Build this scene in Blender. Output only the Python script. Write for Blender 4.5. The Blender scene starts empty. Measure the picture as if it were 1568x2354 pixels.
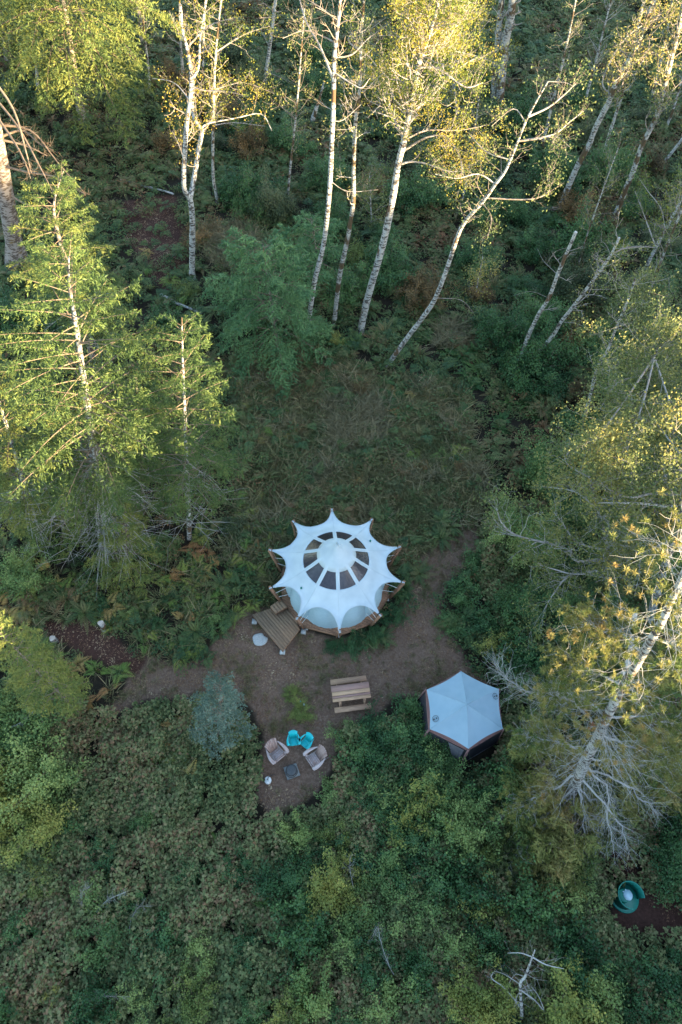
import bpy, math, random
import numpy as np
from mathutils import Vector, Matrix

R = math.radians
rng = np.random.default_rng(11)
random.seed(5)
scn = bpy.context.scene
COL = scn.collection

# ------------------------------------------------------------------ camera
CAM_H = 33.0
TILT, ROLL, FPX, CU, CV = R(32.6), R(3.5), 1569.0, 784.0, 1177.0
f_ = np.array([0.0, math.sin(TILT), -math.cos(TILT)])
r0 = np.array([1.0, 0, 0]); u0 = np.array([0, math.cos(TILT), math.sin(TILT)])
r_ = math.cos(ROLL) * r0 + math.sin(ROLL) * u0
u_ = math.cos(ROLL) * u0 - math.sin(ROLL) * r0
CAMP = np.array([0.0, 0.0, CAM_H])
cd = bpy.data.cameras.new('camera'); cam = bpy.data.objects.new('camera', cd); COL.objects.link(cam)
M = Matrix(((r_[0], u_[0], -f_[0], 0), (r_[1], u_[1], -f_[1], 0), (r_[2], u_[2], -f_[2], CAM_H), (0, 0, 0, 1)))
cam.matrix_world = M
cd.sensor_fit = 'HORIZONTAL'; cd.sensor_width = 36; cd.lens = 36 * FPX / 1568
cd.clip_start = 0.5; cd.clip_end = 2000
scn.camera = cam

# ------------------------------------------------------------------ light
SUN_EL, SUN_AZ = R(8.5), R(122.0)          # azimuth clockwise from +Y
world = bpy.data.worlds.new('World'); scn.world = world; world.use_nodes = True
wn = world.node_tree; wn.nodes.clear()
sky = wn.nodes.new('ShaderNodeTexSky'); sky.sky_type = 'NISHITA'; sky.sun_disc = False
sky.sun_elevation = SUN_EL; sky.sun_rotation = SUN_AZ; sky.air_density = 1.0; sky.dust_density = 0.8; sky.ozone_density = 1.2
bg = wn.nodes.new('ShaderNodeBackground'); bg.inputs[1].default_value = 0.135
wo = wn.nodes.new('ShaderNodeOutputWorld')
wn.links.new(sky.outputs[0], bg.inputs[0]); wn.links.new(bg.outputs[0], wo.inputs[0])
SUNV = np.array([math.sin(SUN_AZ) * math.cos(SUN_EL), math.cos(SUN_AZ) * math.cos(SUN_EL), math.sin(SUN_EL)])
sl = bpy.data.lights.new('sun', 'SUN'); sl.energy = 5.0; sl.angle = R(0.5); sl.color = (1.0, 0.76, 0.43)
so = bpy.data.objects.new('sun', sl); COL.objects.link(so)
so.rotation_euler = Vector(-SUNV).to_track_quat('-Z', 'Y').to_euler(); so.location = (40, -30, 60)
scn.view_settings.view_transform = 'Standard'; scn.view_settings.look = 'None'
scn.view_settings.gamma = 1; scn.view_settings.use_curve_mapping = False
scn.view_settings.exposure = 3.03
scn.cycles.max_bounces = 5; scn.cycles.diffuse_bounces = 3; scn.cycles.transparent_max_bounces = 8
scn.cycles.caustics_reflective = False; scn.cycles.caustics_refractive = False

# ------------------------------------------------------------------ projection helpers
def ray(u, v):
    d = (u - CU) / FPX * r_ - (v - CV) / FPX * u_ + f_
    return d
def P(u, v, z=0.0):
    d = ray(u, v); t = (z - CAM_H) / d[2]
    return CAMP + d * t
def proj(p):
    q = np.asarray(p) - CAMP
    w = q @ f_
    return CU + FPX * (q @ r_) / w, CV - FPX * (q @ u_) / w
def up(base, u, v):
    """point on the sight line nearest to the vertical axis through base"""
    d = ray(u, v); dh = d[:2]
    t = float(dh @ (np.asarray(base)[:2] - CAMP[:2]) / (dh @ dh))
    return CAMP + d * t
def lift(anchor, pix, k):
    w0 = float((anchor - CAMP) @ f_); out = [anchor]; u, v = proj(anchor); d = 0
    for (a, b) in pix:
        d += math.hypot(a - u, b - v) / FPX * w0; u, v = a, b
        out.append(CAMP + ray(a, b) * (w0 + k * d))
    return out
def inpoly(u, v, poly):
    u = np.asarray(u); v = np.asarray(v); c = np.zeros(u.shape, bool); n = len(poly)
    for i in range(n):
        x1, y1 = poly[i]; x2, y2 = poly[(i + 1) % n]
        if y1 == y2: continue
        k = ((y1 > v) != (y2 > v)) & (u < (x2 - x1) * (v - y1) / (y2 - y1) + x1)
        c ^= k
    return c

# ------------------------------------------------------------------ materials
def nt(name):
    m = bpy.data.materials.new(name); m.use_nodes = True
    n = m.node_tree; n.nodes.clear(); return m, n
def ramp(n, stops):
    r = n.nodes.new('ShaderNodeValToRGB'); e = r.color_ramp.elements
    while len(e) < len(stops): e.new(0.5)
    for i, (p, c) in enumerate(stops):
        e[i].position = p; e[i].color = (*c, 1)
    return r
def mth(n, op, a, b):
    m = n.nodes.new('ShaderNodeMath'); m.operation = op
    for i, x in enumerate((a, b)):
        if isinstance(x, (int, float)): m.inputs[i].default_value = x
        else: n.links.new(x, m.inputs[i])
    return m.outputs[0]
def foliage(name, stops, w=(0.35, 0.45, 0.35), nscale=0.5, trans=0.3, rough=0.55, loc=False, gain=1.5):
    stops = [(p, tuple(min(.75, x * gain * k) for x, k in zip(c, (1.07, 1.0, .84)))) for p, c in stops]
    m, n = nt(name)
    oi = n.nodes.new('ShaderNodeObjectInfo'); geo = n.nodes.new('ShaderNodeNewGeometry')
    no = n.nodes.new('ShaderNodeTexNoise'); no.inputs['Scale'].default_value = nscale; no.inputs['Detail'].default_value = 3
    n.links.new(oi.outputs['Location'] if loc else geo.outputs['Position'], no.inputs['Vector'])
    at = n.nodes.new('ShaderNodeAttribute'); at.attribute_name = 'tint'
    s = mth(n, 'MULTIPLY', oi.outputs['Random'], w[0])
    nz = mth(n, 'SUBTRACT', no.outputs['Fac'], 0.5)
    s = mth(n, 'ADD', s, mth(n, 'ADD', mth(n, 'MULTIPLY', nz, w[1] * 2.6), 0.5 * w[1]))
    s = mth(n, 'ADD', s, mth(n, 'MULTIPLY', at.outputs['Fac'], w[2]))
    r = ramp(n, stops); n.links.new(s, r.inputs[0])
    b = n.nodes.new('ShaderNodeBsdfPrincipled'); b.inputs['Roughness'].default_value = rough
    b.inputs['Specular IOR Level'].default_value = 0.2
    tr = n.nodes.new('ShaderNodeBsdfTranslucent'); mx = n.nodes.new('ShaderNodeMixShader'); mx.inputs[0].default_value = trans
    o = n.nodes.new('ShaderNodeOutputMaterial')
    n.links.new(r.outputs[0], b.inputs['Base Color']); n.links.new(r.outputs[0], tr.inputs[0])
    n.links.new(b.outputs[0], mx.inputs[1]); n.links.new(tr.outputs[0], mx.inputs[2]); n.links.new(mx.outputs[0], o.inputs[0])
    return m
def solid(name, c1, c2=None, rough=0.6, scale=6, bump=0.0, stretch=(1, 1, 1), spec=0.4, detail=5):
    m, n = nt(name); c2 = c2 or tuple(x * 0.8 for x in c1)
    tc = n.nodes.new('ShaderNodeTexCoord'); mp = n.nodes.new('ShaderNodeMapping'); mp.inputs['Scale'].default_value = stretch
    oi = n.nodes.new('ShaderNodeObjectInfo')
    add = n.nodes.new('ShaderNodeVectorMath'); add.operation = 'ADD'
    mulv = n.nodes.new('ShaderNodeVectorMath'); mulv.operation = 'SCALE'; mulv.inputs[3].default_value = 13.0
    cmb = n.nodes.new('ShaderNodeCombineXYZ')
    n.links.new(oi.outputs['Random'], cmb.inputs[0]); n.links.new(oi.outputs['Random'], cmb.inputs[1])
    n.links.new(cmb.outputs[0], mulv.inputs[0])
    n.links.new(tc.outputs['Object'], mp.inputs[0]); n.links.new(mp.outputs[0], add.inputs[0]); n.links.new(mulv.outputs[0], add.inputs[1])
    no = n.nodes.new('ShaderNodeTexNoise'); no.inputs['Scale'].default_value = scale; no.inputs['Detail'].default_value = detail
    n.links.new(add.outputs[0], no.inputs['Vector'])
    s = mth(n, 'ADD', no.outputs['Fac'], mth(n, 'MULTIPLY', mth(n, 'SUBTRACT', oi.outputs['Random'], 0.5), 0.3))
    r = ramp(n, [(0.35, c1), (0.68, c2)]); n.links.new(s, r.inputs[0])
    b = n.nodes.new('ShaderNodeBsdfPrincipled'); b.inputs['Roughness'].default_value = rough
    b.inputs['Specular IOR Level'].default_value = spec
    n.links.new(r.outputs[0], b.inputs['Base Color'])
    if bump:
        bp = n.nodes.new('ShaderNodeBump'); bp.inputs['Strength'].default_value = bump; bp.inputs['Distance'].default_value = 0.02
        n.links.new(no.outputs['Fac'], bp.inputs['Height']); n.links.new(bp.outputs[0], b.inputs['Normal'])
    o = n.nodes.new('ShaderNodeOutputMaterial'); n.links.new(b.outputs[0], o.inputs[0])
    return m
def bark(name, pale, dark, moss, mossamt=0.5, dash=0.6):
    m, n = nt(name)
    geo = n.nodes.new('ShaderNodeNewGeometry')
    mp = n.nodes.new('ShaderNodeMapping'); mp.inputs['Scale'].default_value = (3.2, 3.2, 9.0)
    n.links.new(geo.outputs['Position'], mp.inputs[0])
    a = n.nodes.new('ShaderNodeTexNoise'); a.inputs['Scale'].default_value = 1.0; a.inputs['Detail'].default_value = 4; a.inputs['Roughness'].default_value = 0.65
    n.links.new(mp.outputs[0], a.inputs['Vector'])
    ra = ramp(n, [(dash - 0.05, pale), (dash + 0.03, dark)]); n.links.new(a.outputs['Fac'], ra.inputs[0])
    b_ = n.nodes.new('ShaderNodeTexNoise'); b_.inputs['Scale'].default_value = 1.1; b_.inputs['Detail'].default_value = 5
    n.links.new(geo.outputs['Position'], b_.inputs['Vector'])
    rb = ramp(n, [(mossamt, (0, 0, 0)), (mossamt + 0.05, (1, 1, 1))]); n.links.new(b_.outputs['Fac'], rb.inputs[0])
    mx = n.nodes.new('ShaderNodeMix'); mx.data_type = 'RGBA'
    n.links.new(rb.outputs[0], mx.inputs[0]); n.links.new(ra.outputs[0], mx.inputs[6]); mx.inputs[7].default_value = (*moss, 1)
    b = n.nodes.new('ShaderNodeBsdfPrincipled'); b.inputs['Roughness'].default_value = 0.85; b.inputs['Specular IOR Level'].default_value = 0.2
    n.links.new(mx.outputs[2], b.inputs['Base Color'])
    bp = n.nodes.new('ShaderNodeBump'); bp.inputs['Strength'].default_value = 0.5; bp.inputs['Distance'].default_value = 0.04
    n.links.new(a.outputs['Fac'], bp.inputs['Height']); n.links.new(bp.outputs[0], b.inputs['Normal'])
    o = n.nodes.new('ShaderNodeOutputMaterial'); n.links.new(b.outputs[0], o.inputs[0]); return m

G = {}
G['fir'] = foliage('fir_needles', [(0.1, (0.018, 0.038, 0.016)), (0.45, (0.045, 0.075, 0.026)), (0.8, (0.09, 0.11, 0.035)), (1.0, (0.13, 0.13, 0.045))], nscale=0.9)
G['fir_bright'] = foliage('bright_fir_needles', [(0.1, (0.026, 0.054, 0.022)), (0.5, (0.062, 0.100, 0.036)), (0.9, (0.14, 0.155, 0.045))], nscale=0.9)
G['cedar'] = foliage('cedar_sprays', [(0.1, (0.014, 0.036, 0.018)), (0.5, (0.028, 0.066, 0.032)), (0.9, (0.06, 0.11, 0.05))], nscale=0.8, trans=0.15, gain=2.3)
G['blue'] = foliage('blue_green_needles', [(0.1, (0.022, 0.045, 0.038)), (0.5, (0.055, 0.09, 0.078)), (0.9, (0.12, 0.165, 0.15))], nscale=1.0, trans=0.1)
G['pine'] = foliage('thinning_pine_needles', [(0.15, (0.05, 0.085, 0.03)), (0.42, (0.12, 0.135, 0.045)), (0.68, (0.17, 0.155, 0.065)), (0.88, (0.22, 0.15, 0.065)), (1.0, (0.22, 0.10, 0.06))], w=(0.05, 0.6, 0.35), nscale=0.35)
G['alder'] = foliage('alder_leaves', [(0.1, (0.04, 0.08, 0.025)), (0.45, (0.10, 0.13, 0.03)), (0.75, (0.24, 0.20, 0.04)), (1.0, (0.36, 0.22, 0.05))], nscale=0.35, trans=0.4)
G['alder_green'] = foliage('green_alder_leaves', [(0.1, (0.038, 0.062, 0.03)), (0.45, (0.075, 0.105, 0.045)), (0.75, (0.155, 0.165, 0.065)), (1.0, (0.28, 0.22, 0.06))], nscale=0.35, trans=0.35)
G['bush'] = foliage('bush_leaves', [(0.1, (0.012, 0.038, 0.018)), (0.5, (0.028, 0.072, 0.032)), (0.9, (0.07, 0.13, 0.05))], nscale=0.7, trans=0.2, rough=0.4)
G['bush_light'] = foliage('pale_bush_leaves', [(0.1, (0.024, 0.052, 0.024)), (0.5, (0.055, 0.095, 0.038)), (0.9, (0.12, 0.155, 0.06))], nscale=0.6, trans=0.3, gain=2.3)
G['bush_yellow'] = foliage('yellow_green_bush_leaves', [(0.1, (0.035, 0.06, 0.022)), (0.5, (0.08, 0.105, 0.034)), (0.9, (0.17, 0.165, 0.05))], nscale=0.6, trans=0.3, gain=2.1)
G['bush_dull'] = foliage('dull_green_bush_leaves', [(0.1, (0.02, 0.035, 0.022)), (0.5, (0.045, 0.065, 0.038)), (0.9, (0.10, 0.115, 0.065))], nscale=0.5, trans=0.25)
G['bush_brown'] = foliage('autumn_bush_leaves', [(0.1, (0.035, 0.03, 0.02)), (0.5, (0.085, 0.065, 0.035)), (0.9, (0.17, 0.105, 0.05))], nscale=0.5, trans=0.25)
G['bramble'] = foliage('bramble_leaves', [(0.05, (0.016, 0.030, 0.015)), (0.3, (0.036, 0.060, 0.026)), (0.55, (0.066, 0.088, 0.038)), (0.75, (0.10, 0.115, 0.055)), (0.95, (0.135, 0.12, 0.07)), (1.0, (0.12, 0.08, 0.05))], w=(0.30, 0.45, 0.55), nscale=0.22, trans=0.2, rough=0.5, loc=True, gain=1.7)
G['under'] = foliage('undergrowth_leaves', [(0.05, (0.012, 0.030, 0.018)), (0.35, (0.026, 0.058, 0.028)), (0.62, (0.055, 0.085, 0.032)), (0.86, (0.09, 0.085, 0.045)), (1.0, (0.11, 0.060, 0.035))], w=(0.3, 0.5, 0.45), nscale=0.12, trans=0.2, loc=True)
G['sword'] = foliage('sword_fern_fronds', [(0.1, (0.018, 0.05, 0.02)), (0.5, (0.035, 0.085, 0.03)), (0.9, (0.075, 0.12, 0.04))], w=(0.5, 0.2, 0.3), trans=0.2)
G['bracken'] = foliage('bracken_fronds', [(0.0, (0.035, 0.085, 0.028)), (0.4, (0.08, 0.14, 0.036)), (0.65, (0.16, 0.18, 0.05)), (0.86, (0.24, 0.17, 0.07)), (1.0, (0.20, 0.10, 0.05))], w=(0.7, 0.3, 0.2), nscale=0.2, trans=0.3, loc=True, gain=1.55)
G['grass'] = foliage('grass_blades', [(0.1, (0.04, 0.062, 0.032)), (0.4, (0.075, 0.098, 0.05)), (0.75, (0.14, 0.135, 0.078)), (1.0, (0.22, 0.18, 0.12))], w=(0.35, 0.5, 0.5), nscale=0.3, trans=0.25, loc=True)
G['drygrass'] = foliage('dry_grass_blades', [(0.1, (0.06, 0.065, 0.045)), (0.5, (0.12, 0.115, 0.08)), (0.9, (0.21, 0.185, 0.13))], trans=0.2, loc=True)
G['litter'] = foliage('leaf_litter_bits', [(0.1, (0.05, 0.022, 0.016)), (0.5, (0.12, 0.07, 0.045)), (0.85, (0.20, 0.15, 0.11)), (1.0, (0.33, 0.28, 0.22))], w=(0.5, 0.3, 0.3), trans=0.05, loc=True)
G['bark'] = bark('pale_bark', (0.36, 0.36, 0.345), (0.07, 0.06, 0.055), (0.10, 0.065, 0.04), 0.61, 0.535)
G['bark_moss'] = bark('mossy_pale_bark', (0.32, 0.32, 0.30), (0.08, 0.065, 0.055), (0.085, 0.06, 0.035), 0.52, 0.55)
G['bark_fir'] = bark('grey_fir_bark', (0.24, 0.21, 0.19), (0.08, 0.06, 0.05), (0.15, 0.10, 0.04), 0.62, 0.52)
G['twig'] = solid('grey_twig', (0.34, 0.31, 0.29), (0.20, 0.16, 0.13), 0.85, 3)
G['twig_brown'] = solid('brown_twig', (0.20, 0.15, 0.11), (0.12, 0.085, 0.06), 0.85, 3)
G['twig_white'] = solid('bleached_dead_twig', (0.37, 0.365, 0.355), (0.22, 0.205, 0.19), 0.85, 3)
G['canvas'] = solid('white_canvas', (0.50, 0.575, 0.61), (0.42, 0.495, 0.535), 0.85, 1.6, 0.35)
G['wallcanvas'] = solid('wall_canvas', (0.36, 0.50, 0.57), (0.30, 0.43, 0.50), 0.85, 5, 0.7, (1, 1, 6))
G['seam'] = solid('grey_canvas_seam', (0.44, 0.51, 0.545), (0.40, 0.47, 0.505), 0.85, 6)
G['vinyl'] = solid('dark_vinyl_window', (0.018, 0.017, 0.024), (0.035, 0.030, 0.038), 0.22, 3, 0.8, (3, 3, 1), 0.6)
G['cedarwood'] = solid('reddish_timber', (0.30, 0.165, 0.10), (0.17, 0.09, 0.055), 0.75, 4, 0.3, (4, 4, 1))
G['deckwood'] = solid('brown_deck_boards', (0.25, 0.165, 0.105), (0.16, 0.11, 0.075), 0.8, 5, 0.3, (1, 8, 1))
G['tablewood'] = solid('fresh_table_boards', (0.50, 0.32, 0.20), (0.30, 0.18, 0.12), 0.75, 3, 0.2, (1, 12, 1))
G['tablewood2'] = solid('pinkish_table_boards', (0.33, 0.20, 0.165), (0.24, 0.14, 0.12), 0.75, 3, 0.2, (1, 12, 1))
G['chairwood'] = solid('weathered_chair_boards', (0.46, 0.38, 0.37), (0.33, 0.24, 0.22), 0.8, 3, 0.2, (10, 1, 1))
G['chairback'] = solid('reddish_weathered_boards', (0.38, 0.27, 0.235), (0.27, 0.17, 0.145), 0.8, 3, 0.2, (10, 1, 1))
G['teal'] = solid('turquoise_plastic', (0.012, 0.52, 0.55), (0.01, 0.47, 0.51), 0.35, 2)
G['concrete'] = solid('pale_concrete', (0.42, 0.43, 0.42), (0.30, 0.31, 0.30), 0.9, 14, 0.5)
G['slab'] = solid('grey_stone_slab', (0.28, 0.30, 0.30), (0.16, 0.17, 0.17), 0.9, 25, 0.5)
G['black'] = solid('black_steel', (0.035, 0.035, 0.038), (0.05, 0.045, 0.045), 0.55, 8)
G['white'] = solid('white_paint', (0.74, 0.76, 0.77), (0.68, 0.70, 0.70), 0.4, 5)
G['lid'] = solid('pale_lid_plastic', (0.46, 0.62, 0.72), (0.42, 0.58, 0.68), 0.5, 5)
G['brass'] = solid('dull_brass', (0.2, 0.13, 0.06), (0.12, 0.09, 0.05), 0.4, 9)
G['screenroof'] = solid('grey_blue_polyester', (0.23, 0.335, 0.41), (0.205, 0.31, 0.38), 0.6, 2.0, 0.15)
G['trim'] = solid('brownish_red_trim', (0.20, 0.105, 0.10), (0.15, 0.08, 0.08), 0.7, 8)
G['mesh'] = solid('black_insect_mesh', (0.02, 0.022, 0.03), (0.03, 0.03, 0.04), 0.8, 8)
G['greyflap'] = solid('grey_door_flap', (0.13, 0.13, 0.145), (0.10, 0.10, 0.12), 0.7, 4)
G['ink'] = solid('dark_print', (0.02, 0.03, 0.045), (0.03, 0.04, 0.05), 0.7, 4)
G['tub'] = solid('green_moulded_plastic', (0.012, 0.19, 0.145), (0.010, 0.16, 0.125), 0.4, 3)
G['cut'] = solid('cut_wood', (0.42, 0.36, 0.31), (0.32, 0.26, 0.22), 0.85, 6)
G['log'] = solid('bleached_log_wood', (0.30, 0.24, 0.19), (0.16, 0.11, 0.085), 0.9, 3, 0.6, (1, 6, 6))

# ------------------------------------------------------------------ mesh helpers
class MB:
    def __init__(s): s.v = []; s.f = []; s.n = 0; s.t = []
    def add(s, v, f, tint=0.5):
        v = np.asarray(v, float); f = np.asarray(f, np.int64)
        if f.shape[0] == 0: return
        if f.shape[1] == 3: f = np.hstack([f, -np.ones((len(f), 1), np.int64) - s.n])
        s.v.append(v); s.f.append(np.where(f >= 0, f + s.n, -1) if f.shape[1] == 4 else f)
        s.t.append(np.broadcast_to(np.asarray(tint, float), (len(v),)).copy()); s.n += len(v)
    def ngon(s, v, f):            # python lists of any polygon size
        s.ex = getattr(s, 'ex', []); off = s.n
        s.v.append(np.asarray(v, float)); s.t.append(np.full(len(v), 0.5)); s.n += len(v)
        s.ex += [[i + off for i in q] for q in f]
    def tube(s, pts, rad, sides=6, cap=True, tint=0.5):
        pts = np.asarray(pts, float); n = len(pts); rad = np.broadcast_to(np.asarray(rad, float), (n,))
        tg = np.gradient(pts, axis=0); tg /= np.linalg.norm(tg, axis=1)[:, None] + 1e-9
        ref = np.where(np.abs(tg[:, 2:3]) > 0.92, np.array([[1.0, 0, 0]]), np.array([[0, 0, 1.0]]))
        if n > 1: ref = np.repeat(ref[:1], n, 0)
        a = np.cross(tg, ref); a /= np.linalg.norm(a, axis=1)[:, None] + 1e-9; b = np.cross(tg, a)
        th = np.arange(sides) * 2 * math.pi / sides
        ring = pts[:, None] + rad[:, None, None] * (np.cos(th)[None, :, None] * a[:, None] + np.sin(th)[None, :, None] * b[:, None])
        v = ring.reshape(-1, 3); i = np.arange(n - 1)[:, None] * sides; j = np.arange(sides)[None]; k = (j + 1) % sides
        f = np.stack([i + j, i + k, i + sides + k, i + sides + j], -1).reshape(-1, 4)
        s.add(v, f, tint)
        if cap and sides > 3:
            s.ngon(ring[0], [list(range(sides))]); s.ngon(ring[-1], [list(range(sides))[::-1]])
    def box(s, c, sz, ax=None):
        c = np.asarray(c, float); h = np.asarray(sz, float) / 2
        ax = np.eye(3) if ax is None else np.asarray(ax)
        v = [c + x * h[0] * ax[0] + y * h[1] * ax[1] + z * h[2] * ax[2] for z in (-1, 1) for y in (-1, 1) for x in (-1, 1)]
        s.ngon(v, [[0, 2, 3, 1], [4, 5, 7, 6], [0, 1, 5, 4], [1, 3, 7, 5], [3, 2, 6, 7], [2, 0, 4, 6]])
    def beam(s, a, b, w, h, upv=(0, 0, 1)):
        a = np.asarray(a, float); b = np.asarray(b, float); x = b - a; L = np.linalg.norm(x); x /= L
        y = np.cross(np.asarray(upv, float), x); y /= np.linalg.norm(y) + 1e-9; z = np.cross(x, y)
        s.box((a + b) / 2, (L, w, h), (x, y, z))
    def prism(s, poly, z0, z1):
        n = len(poly); v = [(x, y, z0) for x, y in poly] + [(x, y, z1) for x, y in poly]
        f = [list(range(n))[::-1], [n + i for i in range(n)]] + [[i, (i + 1) % n, n + (i + 1) % n, n + i] for i in range(n)]
        s.ngon(v, f)
    def leaves(s, c, d, nrm, L, W, tint=None):
        """rhombic leaves: centre c, direction d, normal nrm, arrays"""
        c = np.asarray(c); N = len(c)
        if N == 0: return
        d = d / (np.linalg.norm(d, axis=1)[:, None] + 1e-9)
        sd = np.cross(d, nrm); sd /= np.linalg.norm(sd, axis=1)[:, None] + 1e-9
        L = np.broadcast_to(np.asarray(L, float), (N,))[:, None]; W = np.broadcast_to(np.asarray(W, float), (N,))[:, None]
        v = np.stack([c - d * L / 2, c + sd * W / 2 - d * L * .05, c + d * L / 2, c - sd * W / 2 - d * L * .05], 1).reshape(-1, 3)
        f = np.arange(N * 4).reshape(N, 4)
        if tint is None: tint = rng.random(N)
        s.add(v, f, np.repeat(np.broadcast_to(tint, (N,)), 4))
    def mesh(s, name, mat, smooth=False):
        v = np.concatenate(s.v) if s.v else np.zeros((0, 3))
        F = np.concatenate(s.f) if s.f else np.zeros((0, 4), np.int64)
        ex = getattr(s, 'ex', [])
        me = bpy.data.meshes.new(name)
        tri = F[:, 3] < 0
        q = F[~tri]; t = F[tri][:, :3]
        loops = np.concatenate([q.ravel(), t.ravel()] + ([np.concatenate([np.asarray(e) for e in ex])] if ex else [])).astype(np.int32)
        tot = np.concatenate([np.full(len(q), 4), np.full(len(t), 3), np.array([len(e) for e in ex], int)]).astype(np.int32)
        start = np.concatenate([[0], np.cumsum(tot)[:-1]]).astype(np.int32) if len(tot) else tot
        me.vertices.add(len(v)); me.vertices.foreach_set('co', v.ravel())
        me.loops.add(len(loops)); me.loops.foreach_set('vertex_index', loops)
        me.polygons.add(len(tot)); me.polygons.foreach_set('loop_start', start)
        at = me.attributes.new('tint', 'FLOAT', 'POINT'); at.data.foreach_set('value', np.concatenate(s.t) if s.t else np.zeros(0))
        me.materials.append(G[mat] if isinstance(mat, str) else mat)
        me.update(calc_edges=True)
        if smooth: me.polygons.foreach_set('use_smooth', np.ones(len(tot), bool))
        return me
def link(name, me, parent=None, loc=None):
    o = bpy.data.objects.new(name, me); COL.objects.link(o)
    if parent is not None: o.parent = parent
    if loc is not None: o.location = loc
    return o
def part(name, mb, mat, parent, smooth=False, label=None, kind=None):
    o = link(name, mb.mesh(name, mat, smooth), parent)
    if parent is not None:      # geometry was written in world space; the parent sits at its base
        o.location = Vector((0, 0, 0)) - Vector(parent.location)
    if label: o['label'] = label
    if kind: o['kind'] = kind
    return o
def thing(name, label, cat, loc=(0, 0, 0), group=None, rz=0):
    o = bpy.data.objects.new(name, None); COL.objects.link(o); o.location = [float(x) for x in loc]; o.rotation_euler[2] = rz
    o.empty_display_size = 0.3
    o['label'] = label; o['category'] = cat
    if group: o['group'] = group
    return o
def lpart(name, mb, mat, parent, smooth=False, label=None):     # geometry in the parent's own space
    o = link(name, mb.mesh(name, mat, smooth), parent)
    if label: o['label'] = label
    return o
def dup(root, loc, rz, scale, label, group, vary=None):
    r = root.copy(); COL.objects.link(r); r.location = [float(x) for x in loc]; r.rotation_euler = (0, 0, rz)
    r.scale = (scale, scale, scale * (vary or 1)); r['label'] = label; r['group'] = group
    for ch in root.children:
        c = ch.copy(); COL.objects.link(c); c.parent = r
    return r
def rdir(n):
    v = rng.normal(size=(n, 3)); return v / np.linalg.norm(v, axis=1)[:, None]
def smoothline(pts, k=4, jit=0.0):
    """Catmull-Rom through pts"""
    p = np.asarray(pts, float)
    if len(p) < 3 and jit == 0: return p
    q = np.vstack([2 * p[0] - p[1], p, 2 * p[-1] - p[-2]]); out = []
    for i in range(1, len(q) - 2):
        for t in np.linspace(0, 1, k, endpoint=False):
            a, b, c, d = q[i - 1], q[i], q[i + 1], q[i + 2]
            out.append(0.5 * (2 * b + (c - a) * t + (2 * a - 5 * b + 4 * c - d) * t * t + (3 * b - a - 3 * c + d) * t ** 3))
    out.append(p[-1]); out = np.array(out)
    if jit: out[1:] += rng.normal(0, jit, out[1:].shape)
    return out

# ------------------------------------------------------------------ ground zones (outlines measured on the ground)
CLEAR = [(1000, 1250), (1035, 1215), (1100, 1190), (1095, 1290), (1030, 1340), (1012, 1395), (1040, 1470), (1075, 1530), (1130, 1560), (1130, 1640), (960, 1640), (985, 1590), (905, 1600), (865, 1650), (775, 1672), (770, 1750), (735, 1820), (640, 1880), (592, 1830), (605, 1700), (580, 1620), (480, 1585), (420, 1618), (335, 1605), (235, 1665), (222, 1640), (300, 1575), (318, 1515), (440, 1530), (530, 1440), (570, 1380), (640, 1400), (700, 1450), (790, 1475), (880, 1450), (935, 1370), (955, 1290)]
DARKPATH = [(60, 1425), (200, 1422), (262, 1462), (340, 1520), (320, 1560), (230, 1520), (150, 1485), (60, 1462)]
BROWNTOP = [(270, 465), (400, 445), (440, 560), (400, 690), (345, 640), (285, 545)]
BARREL = [(1380, 1955), (1440, 1960), (1490, 2040), (1600, 2100), (1600, 2180), (1480, 2150), (1400, 2120), (1425, 2040)]
GRASS = [(520, 830), (700, 800), (880, 860), (1060, 880), (1110, 1100), (1100, 1195), (1030, 1215), (960, 1290), (640, 1400), (570, 1380), (520, 1250), (560, 1050)]
BRACK = [(-60, 1290), (330, 1330), (560, 1150), (640, 1280), (590, 1400), (440, 1520), (330, 1510), (210, 1420), (-60, 1440)]
BRACK2 = [(60, 1470), (150, 1495), (300, 1560), (210, 1640), (180, 1680), (60, 1600)]
GRASS2 = [(450, 540), (560, 520), (640, 580), (560, 640), (480, 600)]
BARES = [CLEAR, DARKPATH, BROWNTOP, BARREL]
def vnoise(x, y, s, seed=0):
    a = np.sin(x * s * 1.7 + seed) * np.cos(y * s * 1.3 + seed * 2.1) + 0.6 * np.sin((x + y) * s * 2.9 + seed * 3) * np.cos((x - y * 0.7) * s * 3.1 + seed)
    return a / 1.6
def gz(x, y):
    return 0.10 * vnoise(x, y, 0.25, 1) + 0.05 * vnoise(x, y, 0.8, 4)

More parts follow.
